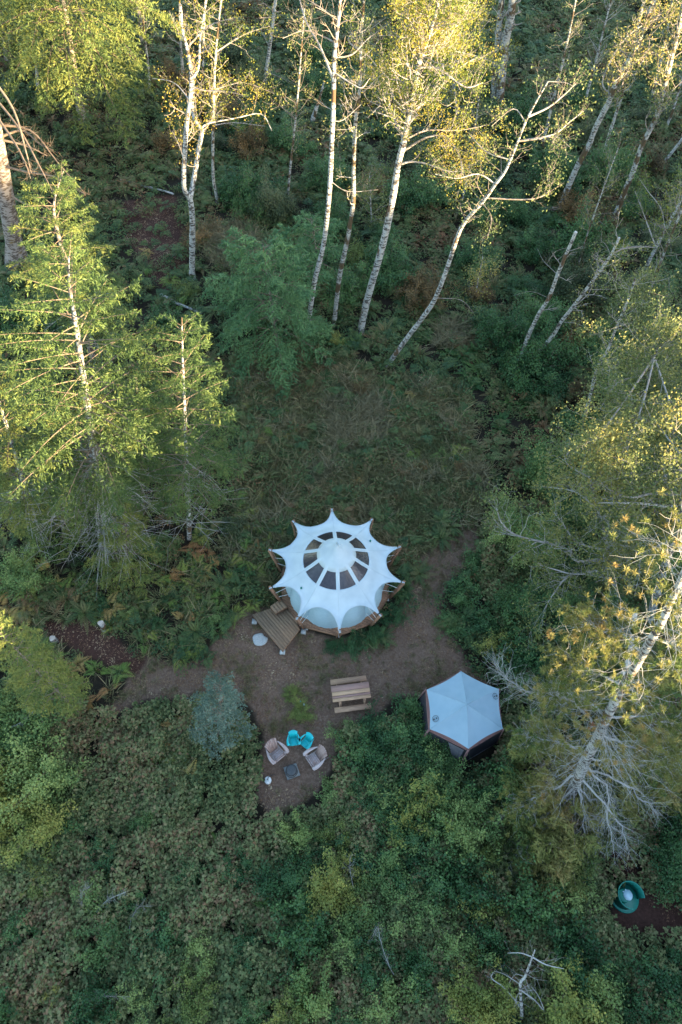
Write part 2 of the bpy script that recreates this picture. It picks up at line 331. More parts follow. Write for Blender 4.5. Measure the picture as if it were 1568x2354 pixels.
def axis(lo, hi, step, far):
    a = np.arange(lo, hi + 1e-6, step); pre = -np.geomspace(abs(lo) + 6, far, 9)[::-1]; post = np.geomspace(hi + 6, far, 9)
    return np.concatenate([pre, a, post])
def make_ground():
    xs = axis(-44, 44, 0.4, 700); ys = axis(-14, 104, 0.4, 800); ys[:9] = -np.geomspace(22, 700, 9)[::-1]
    X, Y = np.meshgrid(xs, ys); Z = gz(X, Y)
    v = np.stack([X, Y, Z], -1).reshape(-1, 3)
    nx, ny = len(xs), len(ys); i = np.arange(ny - 1)[:, None] * nx; j = np.arange(nx - 1)[None]
    f = np.stack([i + j, i + j + 1, i + nx + j + 1, i + nx + j], -1).reshape(-1, 4)
    mb = MB(); mb.add(v, f)
    m, n = nt('forest_floor')
    geo = n.nodes.new('ShaderNodeNewGeometry'); at = n.nodes.new('ShaderNodeVertexColor'); at.layer_name = 'zone'
    no = n.nodes.new('ShaderNodeTexNoise'); no.inputs['Scale'].default_value = 9; no.inputs['Detail'].default_value = 9; no.inputs['Roughness'].default_value = 0.75
    n.links.new(geo.outputs['Position'], no.inputs['Vector'])
    n2 = n.nodes.new('ShaderNodeTexNoise'); n2.inputs['Scale'].default_value = 0.55; n2.inputs['Detail'].default_value = 5
    n.links.new(geo.outputs['Position'], n2.inputs['Vector'])
    base = ramp(n, [(0.3, (0.010, 0.010, 0.007)), (0.7, (0.04, 0.030, 0.02))]); n.links.new(no.outputs['Fac'], base.inputs[0])
    br = ramp(n, [(0.28, (0.075, 0.044, 0.030)), (0.5, (0.145, 0.092, 0.066)), (0.72, (0.25, 0.175, 0.132))]); n.links.new(no.outputs['Fac'], br.inputs[0])
    gr = ramp(n, [(0.3, (0.035, 0.042, 0.022)), (0.7, (0.11, 0.105, 0.06))]); n.links.new(no.outputs['Fac'], gr.inputs[0])
    dk = ramp(n, [(0.3, (0.03, 0.014, 0.011)), (0.7, (0.085, 0.042, 0.032))]); n.links.new(no.outputs['Fac'], dk.inputs[0])
    sep = n.nodes.new('ShaderNodeSeparateColor'); n.links.new(at.outputs[0], sep.inputs[0])
    def wob(o):
        t = mth(n, 'ADD', o, mth(n, 'MULTIPLY', mth(n, 'SUBTRACT', n2.outputs['Fac'], 0.5), 0.9))
        r = ramp(n, [(0.38, (0, 0, 0)), (0.62, (1, 1, 1))]); n.links.new(t, r.inputs[0]); return r.outputs[0]
    cur = base.outputs[0]
    for ch, rr in ((1, gr), (0, br), (2, dk)):
        mx = n.nodes.new('ShaderNodeMix'); mx.data_type = 'RGBA'
        n.links.new(wob(sep.outputs[ch]), mx.inputs[0]); n.links.new(cur, mx.inputs[6]); n.links.new(rr.outputs[0], mx.inputs[7]); cur = mx.outputs[2]
    b = n.nodes.new('ShaderNodeBsdfPrincipled'); b.inputs['Roughness'].default_value = 0.95; b.inputs['Specular IOR Level'].default_value = 0.15
    n.links.new(cur, b.inputs['Base Color'])
    bp = n.nodes.new('ShaderNodeBump'); bp.inputs['Strength'].default_value = 0.8; bp.inputs['Distance'].default_value = 0.05
    n.links.new(no.outputs['Fac'], bp.inputs['Height']); n.links.new(bp.outputs[0], b.inputs['Normal'])
    o = n.nodes.new('ShaderNodeOutputMaterial'); n.links.new(b.outputs[0], o.inputs[0])
    me = mb.mesh('ground', m, True)
    u, w = proj(v); infr = (v @ f_ - CAMP @ f_) > 1
    c = np.zeros((len(v), 4)); c[:, 3] = 1
    c[:, 0] = inpoly(u, w, CLEAR) & infr
    c[:, 1] = (inpoly(u, w, GRASS) | inpoly(u, w, GRASS2)) & infr
    c[:, 2] = (inpoly(u, w, DARKPATH) | inpoly(u, w, BARREL) | inpoly(u, w, BROWNTOP)) & infr
    # soften the outlines
    C = c.reshape(ny, nx, 4)
    for _ in range(2):
        C[1:-1, 1:-1] = (C[1:-1, 1:-1] * 2 + C[:-2, 1:-1] + C[2:, 1:-1] + C[1:-1, :-2] + C[1:-1, 2:]) / 6
    ca = me.color_attributes.new('zone', 'FLOAT_COLOR', 'POINT'); ca.data.foreach_set('color', C.reshape(-1))
    g = link('ground', me); g['kind'] = 'structure'; g['label'] = 'brown and green forest floor of the clearing'
make_ground()

# ------------------------------------------------------------------ scatter (geometry nodes, only for uncountable cover)
def proto_collection(name, meshes):
    c = bpy.data.collections.new(name)
    for i, me in enumerate(meshes):
        o = bpy.data.objects.new('%s_%02d' % (name, i), me); c.objects.link(o)
    return c
def scatter(name, label, protos, pts, rot, scl, idx):
    me = bpy.data.meshes.new(name); me.vertices.add(len(pts)); me.vertices.foreach_set('co', np.asarray(pts, float).ravel())
    a = me.attributes.new('rot', 'FLOAT_VECTOR', 'POINT'); a.data.foreach_set('vector', np.asarray(rot, float).ravel())
    a = me.attributes.new('scl', 'FLOAT', 'POINT'); a.data.foreach_set('value', np.asarray(scl, float))
    a = me.attributes.new('idx', 'INT', 'POINT'); a.data.foreach_set('value', np.asarray(idx, np.int32))
    me.update()
    o = link(name, me); o['kind'] = 'stuff'; o['label'] = label
    ng = bpy.data.node_groups.new(name + '_scatter', 'GeometryNodeTree')
    ng.interface.new_socket('Geometry', in_out='INPUT', socket_type='NodeSocketGeometry')
    ng.interface.new_socket('Geometry', in_out='OUTPUT', socket_type='NodeSocketGeometry')
    N = ng.nodes; gi = N.new('NodeGroupInput'); go = N.new('NodeGroupOutput'); ip = N.new('GeometryNodeInstanceOnPoints')
    ci = N.new('GeometryNodeCollectionInfo'); ci.inputs[0].default_value = protos; ci.inputs[1].default_value = True; ci.inputs[2].default_value = True
    def na(nm, ty):
        k = N.new('GeometryNodeInputNamedAttribute'); k.data_type = ty; k.inputs[0].default_value = nm; return k.outputs[0]
    ng.links.new(gi.outputs[0], ip.inputs['Points']); ng.links.new(ci.outputs[0], ip.inputs['Instance'])
    ip.inputs['Pick Instance'].default_value = True
    ng.links.new(na('idx', 'INT'), ip.inputs['Instance Index']); ng.links.new(na('scl', 'FLOAT'), ip.inputs['Scale'])
    ng.links.new(na('rot', 'FLOAT_VECTOR'), ip.inputs['Rotation'])
    ng.links.new(ip.outputs[0], go.inputs[0])
    md = o.modifiers.new('scatter', 'NODES'); md.node_group = ng
    return o

# --- prototypes
def clump(n, rad, h, L, W, mat, triple=True, flat=0.5):
    mb = MB(); k = n
    th = rng.random(k) * 6.283; rr = rad * np.sqrt(rng.random(k)); zz = h * (1 - (rr / rad) ** 2) * (0.25 + 0.75 * rng.random(k))
    c = np.stack([rr * np.cos(th), rr * np.sin(th), zz], 1)
    nrm = rdir(k) * flat + np.array([0, 0, 1.0]) + c * .6; d = rdir(k); d[:, 2] *= 0.4
    t = rng.random(k)
    l = L * (0.7 + 0.6 * rng.random(k))
    if triple:
        for a in (-1.0, 0, 1.0):
            ca, sa = math.cos(a * 1.15), math.sin(a * 1.15)
            dd = np.stack([d[:, 0] * ca - d[:, 1] * sa, d[:, 0] * sa + d[:, 1] * ca, d[:, 2]], 1)
            mb.leaves(c + dd * L * 0.5, dd, nrm, l, l * W / L, t)
    else: mb.leaves(c, d, nrm, l, l * W / L, t)
    for _ in range(6):
        a = rng.random() * 6.28
        mb.tube([(0, 0, 0), (rad * .5 * math.cos(a), rad * .5 * math.sin(a), h * .6), (rad * .9 * math.cos(a), rad * .9 * math.sin(a), h * .5)], 0.006, 3, False, 0.9)
    return mb.mesh('leaf_clump', mat)
def tuft(n, rad, h, w, mat):
    mb = MB(); th = rng.random(n) * 6.283; rr = rad * np.sqrt(rng.random(n))
    b = np.stack([rr * np.cos(th), rr * np.sin(th), np.zeros(n)], 1)
    ln = rng.normal(0, 1.0, (n, 2)); hh = h * (0.5 + rng.random(n))
    tip = b + np.stack([ln[:, 0] * hh, ln[:, 1] * hh, hh], 1)
    mid = (b + tip) / 2 + np.stack([-ln[:, 0] * hh * .15, -ln[:, 1] * hh * .15, hh * 0.12], 1)
    sd = np.cross(tip - b, rdir(n)); sd /= np.linalg.norm(sd, axis=1)[:, None]
    v = np.stack([b, mid + sd * w / 2, tip, mid - sd * w / 2], 1).reshape(-1, 3)
    mb.add(v, np.arange(n * 4).reshape(n, 4), np.repeat(rng.random(n), 4)); return mb.mesh('tuft', mat)
def litter(n, rad, L, mat):
    mb = MB(); th = rng.random(n) * 6.283; rr = rad * np.sqrt(rng.random(n))
    c = np.stack([rr * np.cos(th), rr * np.sin(th), 0.01 + 0.02 * rng.random(n)], 1)
    d = rdir(n); d[:, 2] *= 0.2; nrm = rdir(n) * 0.4 + np.array([0, 0, 1.0])
    l = L * (0.4 + rng.random(n)); mb.leaves(c, d, nrm, l, l * 0.5); return mb.mesh('litter', mat)
def sword_mesh(nf=20, L=0.8):
    mb = MB()
    for i in range(nf):
        a = i / nf * 6.283 + rng.normal(0, .12); l = L * (0.7 + 0.45 * rng.random()); el = 0.35 + 0.9 * rng.random()
        s = np.linspace(0.08, 1, 13); h = np.array([math.cos(a), math.sin(a), 0])
        p = h[None] * (l * (s * math.cos(el) + 0.25 * s * s))[:, None]; p[:, 2] = l * (s * math.sin(el) - 0.55 * s ** 2.2) + 0.05
        tg = np.gradient(p, axis=0); tg /= np.linalg.norm(tg, axis=1)[:, None]
        sd = np.cross(tg, [0, 0, 1.0]); sd /= np.linalg.norm(sd, axis=1)[:, None]; nr = np.cross(sd, tg)
        w = 0.12 * np.sin(np.clip(s * 1.05, 0, 1) * math.pi) ** 0.6 * l + 0.015
        tn = rng.random()
        for sg in (-1, 1):
            dd = sd * sg + tg * 0.35; mb.leaves(p + dd * (w / 2)[:, None], dd, nr + rdir(13) * .25, w, l * 0.075, tn)
        mb.tube(p[::4], 0.006, 3, False, 0.9)
    return mb
def bracken_mesh(nf=6, L=0.9):
    mb = MB()
    for i in range(nf):
        a = rng.random() * 6.283; l = L * (0.55 + 0.6 * rng.random()); el = 0.5 + 0.4 * rng.random()
        h = np.array([math.cos(a), math.sin(a), 0]); base = h * 0.12 + np.array([0, 0, l * (0.35 + .25 * rng.random())])
        mb.tube([(0, 0, 0), base], 0.008, 3, False, 0.8)
        s = np.linspace(0, 1, 11); p = base + h[None] * (l * s * .85)[:, None]; p[:, 2] += l * (0.18 * s - 0.34 * s * s)
        tg = np.gradient(p, axis=0); tg /= np.linalg.norm(tg, axis=1)[:, None]
        sd = np.cross(tg, [0, 0, 1.0]); sd /= np.linalg.norm(sd, axis=1)[:, None]; tn = 0.15 + .7 * rng.random()
        w = l * 0.40 * (1 - s) ** 0.8 + 0.03
        for sg in (-1, 1):
            dd = sd * sg + tg * 0.5 + np.array([0, 0, -.15]); dd /= np.linalg.norm(dd, axis=1)[:, None]
            mb.leaves(p + dd * (w / 2)[:, None], dd, np.tile([0, 0, 1.0], (11, 1)) + rdir(11) * .35, w, l * .062, np.clip(tn + rng.normal(0, .12, 11), 0, 1))
    return mb

def rand_ground(n, poly_uv=None, box=None):
    x = rng.uniform(box[0], box[1], n); y = rng.uniform(box[2], box[3], n)
    p = np.stack([x, y, np.zeros(n)], 1); u, v = proj(p)
    return p, u, v
TENT_C = P(771.8, 1306.8, 2.25)[:2]
def near_objects(p):
    """keep plants from growing through the built things"""
    k = np.hypot(p[:, 0] - TENT_C[0], p[:, 1] - TENT_C[1]) < 2.95
    u, v = proj(p)
    for poly in ([(575, 1405), (640, 1385), (700, 1440), (655, 1505)], [(745, 1570), (865, 1560), (875, 1660), (765, 1665)], [(595, 1695), (765, 1670), (765, 1790), (600, 1830)],
                 [(975, 1610), (1075, 1560), (1150, 1610), (1150, 1720), (1060, 1790), (965, 1740)], [(1385, 2060), (1430, 2020), (1500, 2050), (1492, 2130), (1395, 2135)], [(580, 1465), (625, 1460), (625, 1505), (580, 1505)]):
        k |= inpoly(u, v, poly)
    return k
def in_any(u, v, polys):
    k = np.zeros(len(u), bool)
    for p in polys: k |= inpoly(u, v, p)
    return k
def frame_ok(u, v, m=170): return (u > -m) & (u < 1568 + m) & (v > -m - 60) & (v < 2354 + m)

def build_cover():
    bramble = proto_collection('bramble_clump', [clump(26, .36, .42, .105, .082, 'bramble') for _ in range(4)])
    under = proto_collection('undergrowth_clump', [clump(60, .5, .55, .14, .085, 'under', False) for _ in range(3)] + [MB_to(bracken_mesh(6, .9), 'under'), MB_to(sword_mesh(16, .8), 'under')])
    grass = proto_collection('grass_tuft', [tuft(34, .30, .32, .032, 'grass') for _ in range(3)])
    dry = proto_collection('dry_grass_tuft', [tuft(44, .35, .46, .032, 'drygrass') for _ in range(2)])
    lit = proto_collection('litter_patch', [litter(26, .45, .09, 'litter') for _ in range(4)])
    bareL = lambda u, v: in_any(u, v, BARES)
    # lower thicket of brambles
    p, u, v = rand_ground(30000, box=(-22, 24, -8, 24))
    jit = rng.normal(0, 17, (2, len(u)))
    low = inpoly(u, v, [(-200, 1560), (180, 1590), (215, 1650), (330, 1600), (430, 1612), (480, 1600), (560, 1650), (600, 1710), (590, 1900), (760, 1850), (790, 1690), (960, 1640), (1130, 1650), (1180, 1540), (1100, 1330), (1120, 1180), (1800, 1100), (1800, 2600), (-200, 2600)])
    k = frame_ok(u, v) & low & ~bareL(u + jit[0], v + jit[1]) & ~near_objects(p)
    p = p[k]; mound = 0.35 + 0.32 * vnoise(p[:, 0], p[:, 1], 0.9, 2) + 0.22 * vnoise(p[:, 0], p[:, 1], 2.3, 7)
    keep = (mound > 0.05) | (rng.random(len(p)) < .2); p = p[keep]; mound = mound[keep]
    p[:, 2] = gz(p[:, 0], p[:, 1]) + np.maximum(0.0, mound) * rng.random(len(p)) ** .7 * 1.5
    n = len(p); rot = np.stack([rng.normal(0, .25, n), rng.normal(0, .25, n), rng.random(n) * 6.28], 1)
    scatter('bramble_thicket', 'dense tangle of bramble leaves filling the slope below the clearing', bramble, p, rot, rng.uniform(.6, 1.15, n), rng.integers(0, 4, n))
    # forest undergrowth everywhere else
    p, u, v = rand_ground(30000, box=(-50, 56, 8, 98))
    far = np.clip((p[:, 1] - 10) / 80, 0, 1)
    jit = rng.normal(0, 16, (2, len(u)))
    k = frame_ok(u, v) & (v < 1560) & (~bareL(u + jit[0], v + jit[1]) | (inpoly(u, v, BROWNTOP) & (rng.random(len(u)) < .32))) & ~near_objects(p)
    g = in_any(u + jit[1], v + jit[0], [GRASS, GRASS2]); k &= (~g | (rng.random(len(u)) < 0.55))
    br = in_any(u, v, [BRACK, BRACK2]); k &= (~br | (rng.random(len(u)) < .85))
    hole = vnoise(p[:, 0], p[:, 1], .55, 9) > 0.42; k &= ~(hole & (rng.random(len(u)) < .75))
    p = p[k]; far = far[k]; n = len(p)
    p[:, 2] = gz(p[:, 0], p[:, 1]) + np.maximum(0, 0.30 + .35 * vnoise(p[:, 0], p[:, 1], .5, 3)) * rng.random(n)
    rot = np.stack([rng.normal(0, .22, n), rng.normal(0, .22, n), rng.random(n) * 6.28], 1)
    scatter('undergrowth', 'mixed low undergrowth of leaves and fern fronds under the trees', under, p, rot, rng.uniform(.65, 1.2, n) * (1 + far[:] * .5), rng.choice(5, n, p=[.24, .24, .24, .16, .12]))
    # grass
    p, u, v = rand_ground(46000, box=(-16, 16, 5, 40))
    k = frame_ok(u, v) & (in_any(u, v, [GRASS]) | (in_any(u, v, [BRACK, BRACK2]) & (rng.random(len(u)) < .25)) | (in_any(u, v, [CLEAR]) & (vnoise(p[:, 0], p[:, 1], .8, 5) + rng.normal(0, .35, len(u)) > .02))) & ~near_objects(p)
    k &= (rng.random(len(u)) < .5) & ((vnoise(p[:, 0], p[:, 1], 1.1, 8) > -.25) | (rng.random(len(u)) < .3))
    p = p[k]; n = len(p); p[:, 2] = gz(p[:, 0], p[:, 1]) - .01
    inC = in_any(*proj(p), [CLEAR])
    rot = np.stack([rng.normal(0, .25, n), rng.normal(0, .25, n), rng.random(n) * 6.28], 1)
    scatter('grass', 'short rough grass growing over the clearing', grass, p, rot, np.where(inC, .38, 1.0) * rng.uniform(.6, 1.3, n), rng.integers(0, 3, n))
    # dry tall grass
    P1 = [(740, 930), (900, 930), (880, 1030), (760, 1030)]; P2 = [(1060, 1080), (1120, 1080), (1110, 1160)]; P3 = [(1010, 740), (1080, 740), (1070, 800), (1000, 800)]
    p, u, v = rand_ground(16000, box=(-14, 14, 12, 48))
    w = in_any(u, v, [P1, P2, P3, GRASS2]) | (in_any(u, v, [GRASS]) & (vnoise(p[:, 0], p[:, 1], .7, 12) > .45) & (rng.random(len(u)) < .4))
    k = w & ~near_objects(p); p = p[k]; n = len(p); p[:, 2] = gz(p[:, 0], p[:, 1])
    rot = np.stack([rng.normal(0, .2, n) - .2, rng.normal(0, .2, n) + .25, rng.random(n) * 6.28], 1)
    scatter('dry_grass', 'pale dry grass in a bleached patch above the white tent', dry, p, rot, rng.uniform(.7, 1.4, n), rng.integers(0, 2, n))
    # leaf litter
    p, u, v = rand_ground(26000, box=(-24, 22, 2, 62))
    k = frame_ok(u, v) & bareL(u, v) & ~near_objects(p) & (rng.random(len(u)) < .7)
    p = p[k]; n = len(p); p[:, 2] = gz(p[:, 0], p[:, 1]) + .005
    rot = np.stack([np.zeros(n), np.zeros(n), rng.random(n) * 6.28], 1)
    scatter('leaf_litter', 'brown fallen leaves and twigs strewn over the bare ground', lit, p, rot, rng.uniform(.5, 1.1, n), rng.integers(0, 4, n))
def MB_to(mb, mat): return mb.mesh('frond_clump', mat)
build_cover()

# ------------------------------------------------------------------ trees
def grow(mb, tips, start, d, L, r, level, bend=0.17, upb=0.1, seg=4, den=1.0):
    d = np.asarray(d, float); d /= np.linalg.norm(d)
    pts = [np.asarray(start, float)]; step = L / seg
    for i in range(seg):
        d = d + rng.normal(0, bend, 3); d[2] += upb; d /= np.linalg.norm(d); pts.append(pts[-1] + d * step)
    pts = np.array(pts); mb.tube(pts, np.linspace(r, r * .35, len(pts)), 4 if r > .02 else 3, False)
    if level > 0:
        for _ in range(max(1, int(round((2 + rng.integers(0, 3)) * den)))):
            t = rng.uniform(.25, 1) * seg; i = min(int(t), seg - 1); q = pts[i] + (pts[i + 1] - pts[i]) * (t - i)
            dd = d * .7 + rdir(1)[0] * .9
            grow(mb, tips, q, dd, L * rng.uniform(.4, .65), r * .55, level - 1, bend, upb, seg, den)
    else:
        tips.append(pts)
def leaf_cloud(mb, tips, per, L, spread=0.18, droop=0.3, zmin=None):
    if not tips: return
    T = np.concatenate([t[1:] for t in tips]); N = len(T) * per
    c = np.repeat(T, per, 0) + rng.normal(0, spread, (N, 3)); d = rdir(N); d[:, 2] -= droop
    l = L * rng.uniform(.6, 1.3, N); mb.leaves(c, d, rdir(N) + np.array([0, 0, .6]), l, l * .62)
def alder(label, trunk, r0, limbs=(), twigs=40, leaf=3, lmat='alder', bmat='bark', tl=1.6, frm=0.45, cat='tree', name='pale_barked_tree', forks=(), r1=None, leafL=.11, lev=1, grp='pale-barked trees leaning over the clearing', tmat='twig', limbden=5, zs=None, spread=.2):
    base = P(*trunk[0]); base[2] = -0.1
    pts = [base] + [up(base, u, v) for u, v in trunk[1:]]
    if zs: pts = [P(u, v, z) for (u, v), z in zip(trunk, zs)]; base = np.array([pts[0][0], pts[0][1], 0])
    sm = smoothline(pts, 4)
    t = thing(name, label, cat, (base[0], base[1], 0), grp)
    r0 *= .86
    rr = np.linspace(r0, (r1 * .9) if r1 is not None else r0 * .35, len(sm)) * (1 + rng.normal(0, .03, len(sm))); rr[0] *= 1.25
    tb = MB(); tb.tube(sm, rr, 10)
    part('trunk', tb, bmat, t, True)
    lines = [(sm[int(len(sm) * frm):], rr[int(len(sm) * frm):])]
    for (anchor_i, pix, k, r) in forks:
        a = np.array(pts[anchor_i]); L = smoothline(lift(a, pix, k), 4); ra = np.linspace(r, r * .35, len(L))
        b = MB(); b.tube(L, ra, 8); part('stem', b, bmat, t, True); lines.append((L, ra))
    tips = []; tw = MB()
    for (af, pix, k, r) in limbs:
        a = sm[min(len(sm) - 1, int(af * (len(sm) - 1)))]
        # nearest trunk point in the picture to the first limb pixel
        uu, vv = proj(sm); j = int(np.argmin((uu - pix[0][0]) ** 2 + (vv - pix[0][1]) ** 2)); a = sm[j]
        L = smoothline(lift(a, pix[1:], k), 4); ra = np.linspace(r, r * .3, len(L))
        b = MB(); b.tube(L, ra, 6); part('limb', b, tmat, t, True)
        ln = np.linalg.norm(np.diff(L, axis=0), axis=1).sum()
        for _ in range(max(3, int(ln * limbden * .6))):
            i = rng.integers(len(L) // 4, len(L) - 1); dd = (L[i + 1] - L[i]); dd = dd / (np.linalg.norm(dd) + 1e-9) + rdir(1)[0] * .9
            grow(tw, tips, L[i], dd, tl * rng.uniform(.4, .9), ra[i] * .4, lev, den=.8)
    for _ in range(twigs):
        L, ra = lines[rng.integers(len(lines))]
        i = rng.integers(0, len(L) - 1); q = L[i] + (L[i + 1] - L[i]) * rng.random()
        dd = rdir(1)[0]; dd[2] = abs(dd[2]) * .5 + .25
        grow(tw, tips, q, dd, tl * rng.uniform(.5, 1.15), max(.008, ra[i] * .28), lev)
    part('twigs', tw, tmat, t, kind='stuff')
    if leaf:
        lf = MB(); leaf_cloud(lf, tips, leaf, leafL, spread); part('foliage', lf, lmat, t, kind='stuff')
    return t, sm

def conifer(label, base_px, trunk_px, R_, zc, r0, fmat='fir', dens=7.5, spr=(.24, .085), droop=.35, dead_below=0, name='fir_tree', tip=None, bmat='bark_fir', shrink=.85, sub=1.0, grp=None, base=None, bare=0.0, cat='tree', upturn=0.12, thin=1.0):
    b = P(*base_px) if base is None else np.array(base, float); b[2] = -.05
    pts = [b] + ([up(b, *q) for q in trunk_px] if tip is None else [np.array(q, float) for q in tip])
    sm = smoothline(pts, 5); H = sm[-1][2]
    t = thing(name, label, cat, (b[0], b[1], 0), grp)
    tb = MB(); tb.tube(sm, np.linspace(r0, .02, len(sm)), 9); part('trunk', tb, bmat, t, True)
    zs = sm[:, 2]
    def at(z): return np.array([np.interp(z, zs, sm[:, 0]), np.interp(z, zs, sm[:, 1]), z])
    br = MB(); fo = MB(); dd_ = MB()
    z = zc; a = rng.random() * 6
    while z < H - .1:
        h = (z - zc) / (H - zc); Lm = R_ * ((1 - h) ** shrink) * min(1, .45 + h * 3.5) + .25
        for _ in range(2):
            a += 2.4 + rng.normal(0, .3); L = Lm * rng.uniform(.6, 1.12); z0 = z + rng.uniform(-.15, .15)
            s = np.linspace(0, 1, 7); hd = np.array([math.cos(a), math.sin(a), 0])
            rise = upturn + .5 * h
            p = at(z0)[None] + hd[None] * (L * s)[:, None]; p[:, 2] += L * (rise * s - droop * (1.15 - h) * s * s) 
            p[:, :2] += rng.normal(0, .03 * L, 2)[None] * (s ** 2)[:, None]
            br.tube(p, np.linspace(.012 + L * .009, .005, 7), 3, False)
            if rng.random() < bare: 
                continue
            m = int(L * dens * thin * 1.15); ss = rng.uniform(.22, 1, m) ** .8; q = np.stack([np.interp(ss, s, p[:, i]) for i in range(3)], 1)
            sg = np.where(rng.random(m) < .5, -1, 1)[:, None]; side = np.array([-hd[1], hd[0], 0])
            d = side * sg + hd * rng.uniform(.3, 1.1, (m, 1)) + rng.normal(0, .15, (m, 3)); d[:, 2] -= .15 + .15 * droop; d /= np.linalg.norm(d, axis=1)[:, None]
            bl = L * .38 * (1.05 - ss) + .26; bl *= rng.uniform(.6, 1.2, m) * sub
            k = 12; f = (np.arange(k) + .6) / k
            c = q[:, None] + d[:, None] * (bl[:, None] * f)[:, :, None]; c[:, :, 2] -= (bl[:, None] * f * f) * .18
            c = c.reshape(-1, 3) + rng.normal(0, .045, (m * k, 3)); D = np.repeat(d, k, 0) * .8 + rng.normal(0, .6, (m * k, 3))
            nr = np.array([0, 0, 1.0]) + rng.normal(0, .65, (m * k, 3)); tt = np.repeat(rng.random(m), k) * .6 + rng.random(m * k) * .4
            l = spr[0] * rng.uniform(.6, 1.3, m * k); fo.leaves(c, D, nr, l, l * spr[1] / spr[0], tt)
        z += .20 + .07 * rng.random()
    if dead_below:
        for _ in range(dead_below):
            z0 = rng.uniform(1.0, zc + 2.5); a = rng.random() * 6.28; L = rng.uniform(.6, 1.15) * min(R_ * .75, 3.4)
            dv = np.array([math.cos(a), math.sin(a), rng.uniform(-.5, .1)])
            grow(dd_, [], at(z0), dv, L, .02, 1, .07, -.02, 4, .7)
        part('dead_branches', dd_, 'twig_white', t, kind='stuff')
    part('branches', br, 'twig_brown', t, kind='stuff'); part('foliage', fo, fmat, t, kind='stuff')
    return t

LG = 'conifers on the left of the clearing'
conifer('tall sunlit fir left of the clearing with a broad feathery crown', (250, 1275), [(232, 1130), (207, 970), (190, 850), (172, 730), (160, 660), (158, 590)], 4.4, 6.0, .20, 'fir_bright', 13, (.155, .036), shrink=.5, dead_below=150, bmat='bark', grp=LG)
conifer('second fir stem right behind the tall sunlit left fir, slimmer and darker', (232, 1262), [(215, 1100), (200, 960), (180, 880)], 2.6, 4.0, .13, 'fir', 11, (.15, .036), shrink=.6, dead_below=60, bmat='bark', grp=LG)
conifer('fir with a forked looking top below the hanging golden boughs', (215, 830), [(180, 700), (136, 548), (124, 470), (146, 392)], 3.5, 3.0, .2, 'fir_bright', 13, (.16, .036), shrink=.5, dead_below=20, grp=LG)
conifer('narrow fir with straight pale trunk nearest the white tent on its left', (435, 1240), [(433, 1150), (428, 1040), (424, 930), (420, 830), (418, 730)], 2.8, 4.5, .14, 'fir_bright', 13, (.15, .036), shrink=.55, dead_below=45, bmat='bark', grp=LG)
conifer('green fir filling the gap between the two pale-trunked left firs', (330, 1180), [(320, 1000), (312, 860), (308, 900)], 2.1, 1.0, .1, 'fir_bright', 12, (.15, .036), shrink=.6, grp=LG)
conifer('leafy dark green fir at the left edge below the big grey trunk', (90, 1240), [(40, 1060), (0, 930), (-40, 800)], 3.0, 2.5, .14, 'fir_bright', 11, (.16, .038), shrink=.6, dead_below=45, bmat='bark', grp=LG)
conifer('dense green fir understorey tree beneath the tall sunlit left fir', (150, 1240), [(140, 1180), (125, 1080), (110, 1000)], 2.6, .6, .12, 'fir_bright', 12, (.16, .038), shrink=.6, grp=LG)
conifer('young green fir low behind the pale trunks of the tall left fir', (290, 1330), [(290, 1250), (285, 1160)], 2.1, .3, .08, 'fir_bright', 12, (.15, .036), grp=LG)
# big old fir with bare limbs, left edge
def old_fir():
    base = P(42, 612); base[2] = -.1
    pts = [base] + [up(base, *q) for q in [(22, 500), (2, 380), (-20, 250), (-45, 60), (-70, -160)]]
    sm = smoothline(pts, 4); t = thing('old_fir_tree', 'huge grey-barked old fir at the left edge with bare golden limbs', 'tree', (base[0], base[1], 0))
    rr = np.linspace(.62, .30, len(sm)); rr[0] = .95; rr[1] = .78
    b = MB(); b.tube(sm, rr, 14); part('trunk', b, 'bark_fir', t, True)
    dl = MB()
    L0 = [[(8, 300), (50, 300), (90, 330), (122, 345)], [(4, 330), (60, 335), (108, 358)], [(-5, 240), (35, 330), (60, 380), (70, 410)], [(-8, 200), (40, 290), (95, 390), (128, 455)], [(-10, 170), (30, 250), (60, 350), (72, 398)], [(10, 380), (60, 395), (140, 410), (196, 448)], [(22, 450), (60, 470), (100, 478)], [(-2, 270), (70, 300), (130, 370), (196, 446)]]
    for q in L0:
        uu, vv = proj(sm); j = int(np.argmin((uu - q[0][0]) ** 2 + (vv - q[0][1]) ** 2))
        L = smoothline(lift(sm[j], q[1:], rng.uniform(-.5, .0)), 4); bb = MB(); bb.tube(L, np.linspace(.085, .02, len(L)), 6)
        part('limb', bb, 'twig_brown', t, True)
        for i in range(3, len(L) - 1):
            grow(dl, [], L[i], (L[i + 1] - L[i]) * 3 + rdir(1)[0] * .5, .9, .016, 1)
    part('twigs', dl, 'twig_brown', t, kind='stuff')
old_fir()
GG = 'golden drooping conifers along the top left'
conifer('great fir with golden hanging boughs filling the top left corner', (190, 285), [(175, 190), (155, 60), (130, -90), (105, -260)], 10.0, 5.5, .4, 'fir_bright', 10, (.30, .075), .8, shrink=.5, thin=.85,  grp=GG, sub=1.5)
conifer('golden-green fir whose boughs cross the top edge left of the bare trees', (330, 110), [(320, 20), (310, -110), (300, -260)], 6.0, 8, .35, 'fir_bright', 9, (.30, .075), .8, shrink=.5, thin=.6,  grp=GG, sub=1.5)
conifer('dark fir at the very top left behind the golden boughs', (20, 150), [(0, 0), (-20, -160)], 7, 4, .35, 'fir', 7, (.34, .09), .7, grp=GG, sub=1.4)
